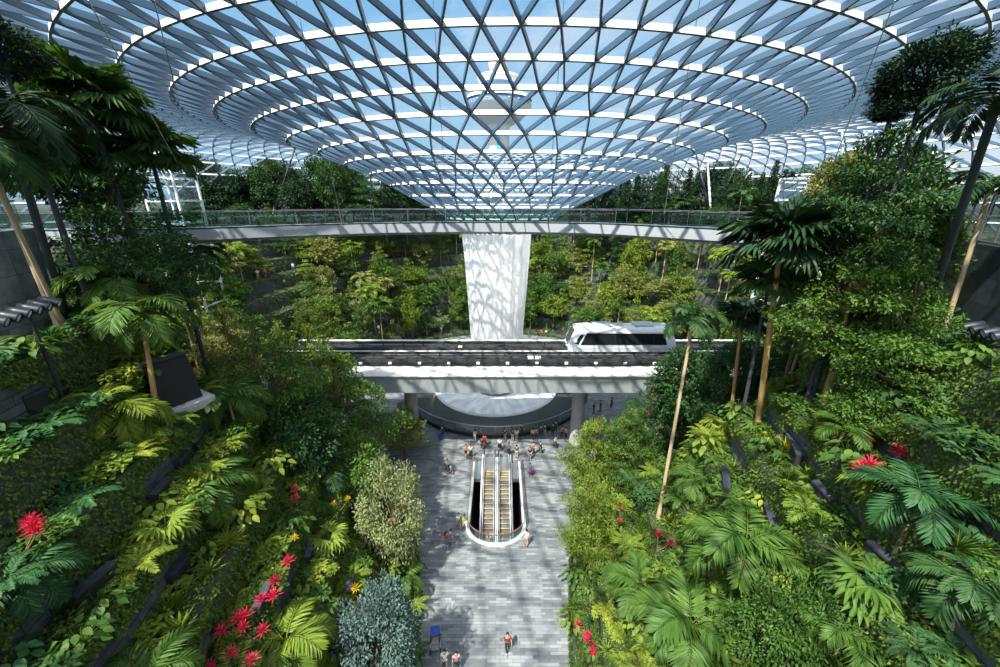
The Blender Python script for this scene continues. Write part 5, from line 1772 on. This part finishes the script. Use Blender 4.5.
    hm = MB(); h = J['hd1']
    hm.sphere((h.x, h.y + .012, h.z + .012), .108, 12, 8, sc=(.92, 1.0, .92))
    # cut away the face: keep what is behind or above
    def hair(long):
        m = MB(); b0 = MB(); b0.sphere((h.x, h.y + .014, h.z + .008), .112, 14, 10, sc=(.90, 1.0, .95))
        keep = [f for f in b0.f if all(not (b0.v[i][1] < h.y - .055 and b0.v[i][2] < h.z + .045) for i in f) and all(b0.v[i][2] > h.z - .09 for i in f)]
        m.add(b0.v, keep)
        if long: m.tube([(h.x, h.y + .07, h.z + .02), (h.x, h.y + .10, h.z - .12), (h.x, h.y + .105, h.z - .28)], [.085, .085, .05], 8)
        return m.mesh('hair', [None], True)
    sh_ = MB()
    for n in 'lr':
        a, t = J['ank' + n], J['toe' + n]
        sh_.tube([a + Vector((0, .05, -.045)), a + Vector((0, -.02, -.03)), t, t + Vector((0, -.05, -.005))], [.035, .05, .045, .025], 8)
    bag = MB(); c = J['chs']; bag.bbox((c.x, c.y + .20, c.z - .10), (.28, .16, .40), .05)
    return dict(body=body, shirt=shirt, trousers=trous, shorts=shorts, skirt=skirt, hair=hair(False), longhair=hair(True), shoes=sh_.mesh('shoes', [None], True), backpack=bag.mesh('backpack', [None], True))
POSES = {'stand': body_meshes(figure(.05, .06, .15), 's'), 'walk': body_meshes(figure(.30, .30, .25), 'w'), 'stroll': body_meshes(figure(-.2, -.22, .2), 't'), 'lean': body_meshes(figure(.06, .0, 1.1), 'l'), 'photo': body_meshes(figure(.08, .0, 1.9), 'p')}
def person(pos, face, pose, shirt, legs, legm, label, h=1.68, hair='hair', bag=None, group=None):
    P = empty('person', pos, face); tag(P, label, 'person', group)
    P.scale = (h / 1.74,) * 3
    ms = POSES[pose]
    inst('body', ms['body'], P, 'skin')
    inst('shirt', ms['shirt'], P, shirt)
    inst(legs, ms[legs], P, legm)
    inst('hair', ms[hair], P, 'hair_black')
    inst('shoes', ms['shoes'], P, 'cloth_black' if legm != 'cloth_black' else 'cloth_grey')
    if bag: inst('backpack', ms['backpack'], P, bag)
    return P
Pz = PI
ppl = [
 # px, py, facing, pose, shirt, legs, colour, label, extras
 (442.7, 437.5, 3.0, 'lean', 'cloth_black', 'trousers', 'cloth_black', 'person in black standing at the basin railing beside a blue suitcase', {}),
 (421.8, 441, .6, 'stand', 'cloth_navy', 'trousers', 'cloth_black', 'person in dark clothes near the tree at the left end of the basin', {}),
 (466, 457.5, .4, 'stroll', 'cloth_orange', 'shorts', 'cloth_black', 'person in an orange top walking by the head of the left escalator', {}),
 (471, 457.5, .3, 'stand', 'cloth_white', 'trousers', 'cloth_black', 'person in a white top next to the one in orange', {}),
 (448, 472, 1.0, 'walk', 'cloth_white', 'trousers', 'cloth_black', 'adult in white and black walking with a child left of the escalators', {}),
 (451.3, 473.5, 1.0, 'walk', 'cloth_white', 'shorts', 'cloth_grey', 'child in white walking beside an adult left of the escalators', {'h': 1.2}),
 (475, 442, 3.1, 'photo', 'cloth_khaki', 'trousers', 'cloth_grey', 'person in pale clothes facing the basin, left of the red dress', {}),
 (482, 450, .2, 'stand', 'cloth_black', 'trousers', 'cloth_black', 'person in black just in front of the red dress', {'bag': 'cloth_grey'}),
 (484.8, 446.5, 2.9, 'stand', 'cloth_red', 'skirt', 'cloth_red', 'woman in a red dress above the head of the escalators', {'hair': 'longhair'}),
 (499.7, 450.5, .1, 'stroll', 'cloth_white', 'skirt', 'cloth_black', 'person in a white top and black skirt between basin and escalators', {'hair': 'longhair'}),
 (505, 440.5, 3.1, 'lean', 'cloth_black', 'trousers', 'cloth_grey', 'person in black leaning on the basin railing right of the middle', {}),
 (512.5, 441, 3.0, 'stand', 'cloth_black', 'trousers', 'cloth_khaki', 'person in a black top and light trousers at the basin railing', {}),
 (516.5, 441.5, 3.2, 'photo', 'cloth_white', 'trousers', 'cloth_grey', 'tall person in white at the basin railing', {'h': 1.8}),
 (521.7, 435.5, 3.1, 'lean', 'cloth_black', 'trousers', 'cloth_black', 'person in black pressed to the railing right of the one in white', {}),
 (532.7, 440.5, 2.9, 'stand', 'cloth_yellow', 'trousers', 'cloth_black', 'person in a yellow orange shirt at the basin railing', {}),
 (536.2, 439.8, 3.0, 'stand', 'cloth_grey', 'trousers', 'cloth_navy', 'person in grey beside the yellow orange shirt', {}),
 (540.6, 437, 3.2, 'lean', 'cloth_navy', 'trousers', 'cloth_black', 'person in navy two places right of the yellow orange shirt', {}),
 (544.5, 436, 3.3, 'photo', 'cloth_black', 'trousers', 'cloth_grey', 'person in black taking a picture three places right of the yellow orange shirt', {}),
 (552.5, 435, 3.4, 'lean', 'cloth_black', 'trousers', 'cloth_black', 'person in black at the railing near the right viaduct pier', {}),
 (555.5, 432.5, 3.4, 'stand', 'cloth_navy', 'trousers', 'cloth_black', 'person in navy at the railing nearest the right viaduct pier', {}),
 (555, 448.6, .6, 'walk', 'cloth_white', 'trousers', 'cloth_black', 'person in white with a dark backpack walking near the right trees', {'bag': 'cloth_black'}),
 (561.5, 438.5, .2, 'stand', 'cloth_grey', 'trousers', 'cloth_black', 'person in grey standing before the right viaduct pier', {}),
 (565.5, 439.5, 2.0, 'stand', 'cloth_pink', 'trousers', 'cloth_black', 'person in a dusky pink top before the right viaduct pier', {}),
 (540.4, 454, .8, 'walk', 'cloth_black', 'trousers', 'cloth_black', 'person all in black walking alone right of the escalators', {}),
 (533.5, 455, 1.5, 'photo', 'cloth_red', 'trousers', 'cloth_black', 'person in a bright red top right of the escalator heads', {}),
 (529.8, 460, .3, 'stand', 'cloth_black', 'trousers', 'cloth_grey', 'person in black behind the one with purple skirt', {}),
 (530, 476.5, .2, 'stand', 'cloth_blue', 'skirt', 'cloth_purple', 'woman in a blue top and purple skirt beside the right well balustrade', {'hair': 'longhair', 'h': 1.62}),
 (516.5, 458, 3.0, 'stand', 'cloth_navy', 'trousers', 'cloth_khaki', 'person in navy at the head of the right escalator', {}),
 (509, 455, 2.8, 'stand', 'cloth_grey', 'trousers', 'cloth_black', 'person in grey at the head of the right escalator', {'hair': 'longhair'}),
 (459, 528, .5, 'walk', 'cloth_white', 'shorts', 'cloth_grey', 'person in a white top walking left of the well, beside the lime shirt', {}),
 (465, 529.5, .6, 'walk', 'cloth_lime', 'trousers', 'cloth_white', 'person in a lime green shirt walking left of the well', {}),
 (446.4, 547.5, 2.6, 'walk', 'cloth_red', 'trousers', 'cloth_jeans', 'person in a red jacket and blue jeans walking on the left of the paving', {'hair': 'longhair'}),
 (451.4, 545, 2.6, 'stroll', 'cloth_grey', 'trousers', 'cloth_grey', 'person in grey walking beside the red jacket', {}),
 (593.5, 413.7, 3.6, 'stand', 'cloth_black', 'trousers', 'cloth_khaki', 'leftmost of the people standing right of the basin under the viaduct', {}),
 (600, 411.5, 3.8, 'stand', 'cloth_navy', 'trousers', 'cloth_grey', 'person in navy right of the basin under the viaduct', {}),
 (611, 408.5, 3.8, 'stand', 'cloth_black', 'trousers', 'cloth_black', 'person in black farthest right of the basin under the viaduct', {}),
 (507.4, 651.5, .15, 'stroll', 'cloth_darkred', 'trousers', 'cloth_black', 'person in a dark red top walking alone on the near paving', {'hair': 'longhair'}),
 (445.6, 668, .1, 'walk', 'cloth_white', 'shorts', 'cloth_khaki', 'person in a white top below the blue stroller at the bottom edge', {}),
 (457, 670, .1, 'walk', 'cloth_pink', 'trousers', 'cloth_black', 'person in a pink top at the bottom edge of the paving', {}),
 (526.5, 545.5, 2.4, 'stand', 'cloth_white', 'shorts', 'cloth_pink', 'person in white by the right side of the well balustrade', {}),
]
for (px, py, fc, pose, sh, lg, lm, lbl, ex) in ppl:
    p = on_z(px, py, 0.02)
    person(p, fc, pose, sh, lg, lm, lbl, **ex)
# one rider on the left escalator
person((EX - .80 + .1, 27.55, -3.28), 3.1, 'stand', 'cloth_pink', 'trousers', 'cloth_grey', 'person in pale pink riding the left escalator', hair='longhair')
# visitors on the far terraces
vis = ['cloth_red', 'cloth_white', 'cloth_pink', 'cloth_white', 'cloth_red', 'cloth_orange', 'cloth_white', 'cloth_black']
vn = 0
for (px, py, c, lbl) in [(264, 291, 'cloth_white', 'leftmost visitor of the group on the far left terrace'), (267, 290.5, 'cloth_red', 'second visitor from the left in the far left terrace group'), (270, 290, 'cloth_pink', 'third visitor from the left in the far left terrace group'),
        (274, 289.5, 'cloth_red', 'fourth visitor from the left in the far left terrace group'), (277.5, 289, 'cloth_white', 'fifth visitor from the left in the far left terrace group'), (281, 288.5, 'cloth_orange', 'sixth visitor from the left in the far left terrace group'),
        (284, 288, 'cloth_white', 'rightmost visitor of the group on the far left terrace'), (296, 284, 'cloth_white', 'visitor in white standing apart on the far left terrace'), (250, 256, 'cloth_white', 'visitor in white on a high terrace at far left'),
        (261, 254, 'cloth_black', 'visitor in black on a high terrace at far left'), (300, 251, 'cloth_red', 'visitor in red on a high terrace left of the slope trees'), (307, 320, 'cloth_red', 'visitor in red on a low terrace behind the viaduct'),
        (380, 336, 'cloth_white', 'visitor in white behind the left part of the viaduct'), (392, 336, 'cloth_pink', 'visitor in pink behind the left part of the viaduct'), (443, 336, 'cloth_white', 'visitor in white behind the viaduct near the waterfall'),
        (541, 337, 'cloth_red', 'visitor in red behind the viaduct right of the waterfall'), (546, 337, 'cloth_white', 'visitor in white behind the viaduct right of the waterfall')]:
    p = march(px, py, 0, 46)
    if p is None: continue
    z = gz(p.x, p.y)
    i, o, s = near(p.x, p.y)
    # keep a step back from the terrace edge
    if o > 0:
        w = STEP / s; k = int(o / w); oo = k * w + max(.5, o - k * w); x, y = so(i, oo)
    else: x, y = p.x, p.y
    person((x, y, z), rf.uniform(-.5, .5), rf.choice(['stand', 'stroll']), c, rf.choice(['trousers', 'shorts']), rf.choice(['cloth_black', 'cloth_jeans', 'cloth_khaki']), lbl)

# ---- suitcase and stroller
def suitcase(p):
    T = empty('suitcase', p, .3); tag(T, 'blue wheeled suitcase on the paving by the basin railing', 'suitcase')
    b = MB(); b.bbox((0, 0, .40), (.46, .28, .66), .06); b.build('shell', M['blue_cloth'], T)
    h = MB(); h.tube([(-.12, .1, .72), (-.12, .1, 1.02), (.12, .1, 1.02), (.12, .1, .72)], .012, 6); h.build('handle', M['steel'], T)
    for x in (-.17, .17):
        for y in (-.09, .09):
            w = MB(); w.lathe([(.01, -.02), (.04, -.02), (.04, .02), (.01, .02)], 10); o = w.build('wheel', M['black'], T); o.location = (x, y, .04); o.rotation_euler = (0, PI / 2, 0)
suitcase(on_z(440.6, 439, 0.02))
def stroller(p):
    T = empty('stroller', p, .12); tag(T, 'blue hooded stroller parked at the left planting edge', 'stroller')
    T.scale = (1.12, 1.12, 1.12)
    h = MB()
    n = 8
    for i in range(n + 1):
        a = PI * .05 + (PI * .62) * i / n
        for s in (-.27, .27): h.v.append((s, .12 + .36 * math.cos(a), .72 + .36 * math.sin(a)))
    for i in range(n): h.f.append((2 * i, 2 * i + 2, 2 * i + 3, 2 * i + 1)); h.m.append(0)
    for s in (0, 1):
        c = len(h.v); h.v.append(((-.27, .27)[s], .12, .72))
        for i in range(n): h.f.append((c, 2 * i + s, 2 * i + 2 + s)); h.m.append(0)
    h.build('canopy', M['blue_cloth'], T)
    s = MB(); s.bbox((0, -.02, .46), (.48, .5, .10), .04); s.bbox((0, .28, .68), (.48, .10, .5), .04, rot=(-.3, 0, 0)); s.bbox((0, -.36, .36), (.44, .26, .08), .03); s.build('seat', M['cloth_grey'], T)
    f = MB()
    for x in (-.28, .28):
        f.tube([(x, -.42, .14), (x, .02, .46), (x, .46, 1.02)], .018, 6); f.tube([(x, .36, .14), (x, -.08, .62)], .018, 6)
    f.tube([(-.28, .46, 1.02), (.28, .46, 1.02)], .022, 6); f.build('frame', M['rail_steel'], T)
    b = MB(); b.bbox((0, .12, .25), (.42, .4, .16), .04); b.build('basket', M['black'], T)
    w_ = MB(); w_.bbox((-.25, .05, .58), (.04, .5, .3), .02); w_.bbox((.25, .05, .58), (.04, .5, .3), .02); w_.build('side_panel', M['black'], T)
    for x in (-.29, .29):
        for y in (-.42, .36):
            w = MB(); w.lathe([(.02, -.025), (.12, -.025), (.14, 0), (.12, .025), (.02, .025)], 16); o = w.build('wheel', M['black'], T, True); o.location = (x, y, .14); o.rotation_euler = (0, PI / 2, 0)
stroller(on_z(435.8, 645, 0.02))
# ================================================================ DARK LEDGES AND FITTINGS ON THE SLOPES
def ledge(p0, p1, lbl, w=.34):
    a = march(p0[0], p0[1], .8)
    if a is None: return
    b = on_z(p1[0], p1[1], a.z)
    if (b - a).length > 5 or (b - a).length < .3:
        d = (b - a).normalized(); b = a + d * min(5, max(1.2, (b - a).length))
    T = empty('planter_ledge', a); tag(T, lbl, 'ledge', 'dark planter ledges on the slopes')
    d = b - a
    m = MB(); m.beam((0, 0, 0), d, w, .10); m.build('coping', M['ledge_dark'], T)
    m = MB(); m.beam(Vector((0, 0, -.05)), d + Vector((0, 0, -.05)), w * .7, .9, centered=False); m.build('stone_face', M['concrete'] if False else M['terrace_stone'], T)
LED = [((20, 398), (45, 388), 'below the curved wall, nearest the left edge'), ((50, 382), (78, 369), 'below the curved wall, second from the left edge'), ((84, 363), (102, 352), 'below the curved wall, third from the left edge'),
 ((104, 348), (115, 339), 'below the curved wall, farthest from the left edge'), ((71, 597), (113, 562), 'long, on the bare stone wall at lower left'), ((151, 496), (169, 477), 'right below the sunlit yellow palm'),
 ((176, 463), (188, 449), 'just right of the sunlit yellow palm, lower of two'), ((189, 442), (197, 427), 'just right of the sunlit yellow palm, upper of two'), ((168, 578), (185, 556), 'between the drooping palm and the bare stone wall'),
 ((202, 621), (220, 593), 'left of the crimson row, nearest it'), ((176, 667), (190, 650), 'at the bottom edge left of the crimson row'), ((217, 494), (228, 466), 'beside the drooping palm, upper'), ((234, 566), (240, 551), 'above the crimson row'),
 ((245, 535), (250, 520), 'above the crimson row, higher one'), ((256, 608), (269, 582), 'just right of the crimson row'), ((254, 506), (259, 491), 'under the large tiered tree at left'), ((307, 558), (311, 542), 'in the middle of the shrubs left of the paving'),
 ((329, 574), (332, 559), 'above the grey blue bush, left one'), ((348, 593), (351, 578), 'above the grey blue bush, right one'),
 ((787, 429), (800, 455), 'upper middle of the right slope'), ((815, 481), (834, 500), 'left below the large red plant at right'), ((848, 498), (861, 509), 'right below the large red plant at right'), ((870, 541), (903, 571), 'long, left of the dark green palm at right'),
 ((918, 565), (941, 584), 'pale topped, under the dark green palm at right'), ((924, 591), (957, 619), 'beside the dark feathery palm at lower right'), ((793, 636), (810, 657), 'at the bottom of the right slope'), ((922, 388), (948, 399), 'high on the dark stone wall at right'),
 ((767, 503), (774, 526), 'above the large arching palm, right one'), ((737, 518), (742, 533), 'above the large arching palm, left one'), ((725, 466), (727, 488), 'beside the trunk of the tall slim palm')]
for a, b, l in LED: ledge(a, b, 'dark planter ledge ' + l)
# black cabinet on its grey plinth at the left
p = march(168, 402, .2)
p.z = gz(p.x, p.y)
T = empty('equipment_cabinet', p, math.radians(-28)); tag(T, 'black angular cabinet on a grey plinth among palms on the left slope', 'cabinet')
sz = pxw(30, p)
m = MB(); m.bbox((0, 0, .2), (2.5 * sz, 1.7 * sz, .5), .05); m.build('plinth', M['concrete'], T)
m = MB(); m.add([(-sz, -.6 * sz, .45), (sz, -.6 * sz, .45), (sz, .6 * sz, .45), (-sz, .6 * sz, .45), (-.95 * sz, -.55 * sz, 1.35 * sz), (.8 * sz, -.55 * sz, 1.75 * sz), (.8 * sz, .55 * sz, 1.75 * sz), (-.95 * sz, .55 * sz, 1.35 * sz)], [(0, 3, 2, 1), (4, 5, 6, 7), (0, 1, 5, 4), (1, 2, 6, 5), (2, 3, 7, 6), (3, 0, 4, 7)])
m.build('housing', M['black'], T)
m = MB(); m.add([(-.99 * sz, -.6 * sz, 1.36 * sz), (.84 * sz, -.6 * sz, 1.78 * sz), (.84 * sz, .6 * sz, 1.78 * sz), (-.99 * sz, .6 * sz, 1.36 * sz), (-.99 * sz, -.6 * sz, 1.44 * sz), (.84 * sz, -.6 * sz, 1.86 * sz), (.84 * sz, .6 * sz, 1.86 * sz), (-.99 * sz, .6 * sz, 1.44 * sz)], [(0, 3, 2, 1), (4, 5, 6, 7), (0, 1, 5, 4), (1, 2, 6, 5), (2, 3, 7, 6), (3, 0, 4, 7)])
m.build('lid', M['ledge_dark'], T)
# stair with handrails behind the viaduct, left of the waterfall
p = march(396, 334, 0, 46); 
i, o, s = near(p.x, p.y)
x, y = so(i, -.6)
T = empty('staircase', (x, y, 0), math.atan2(CNN[i, 1], CNN[i, 0]) - PI / 2); tag(T, 'grey staircase with handrails climbing the first far terraces left of the waterfall', 'stairs')
m = MB()
for q in range(18): m.box((0, .35 * q, .09 + .175 * q), (2.2, .36, .18))
m.build('steps', M['concrete'], T)
for sx in (-1.1, 1.1):
    m = MB(); m.tube([(sx, -.2, 1.0), (sx, 6.0, 4.15)], .035, 6)
    m.build('handrail', M['steel'], T)
    for q in range(0, 18, 4):
        m = MB(); m.tube([(sx, .35 * q, .1 + .175 * q), (sx, .35 * q, 1.1 + .175 * q)], .025, 6); m.build('baluster', M['steel'], T)
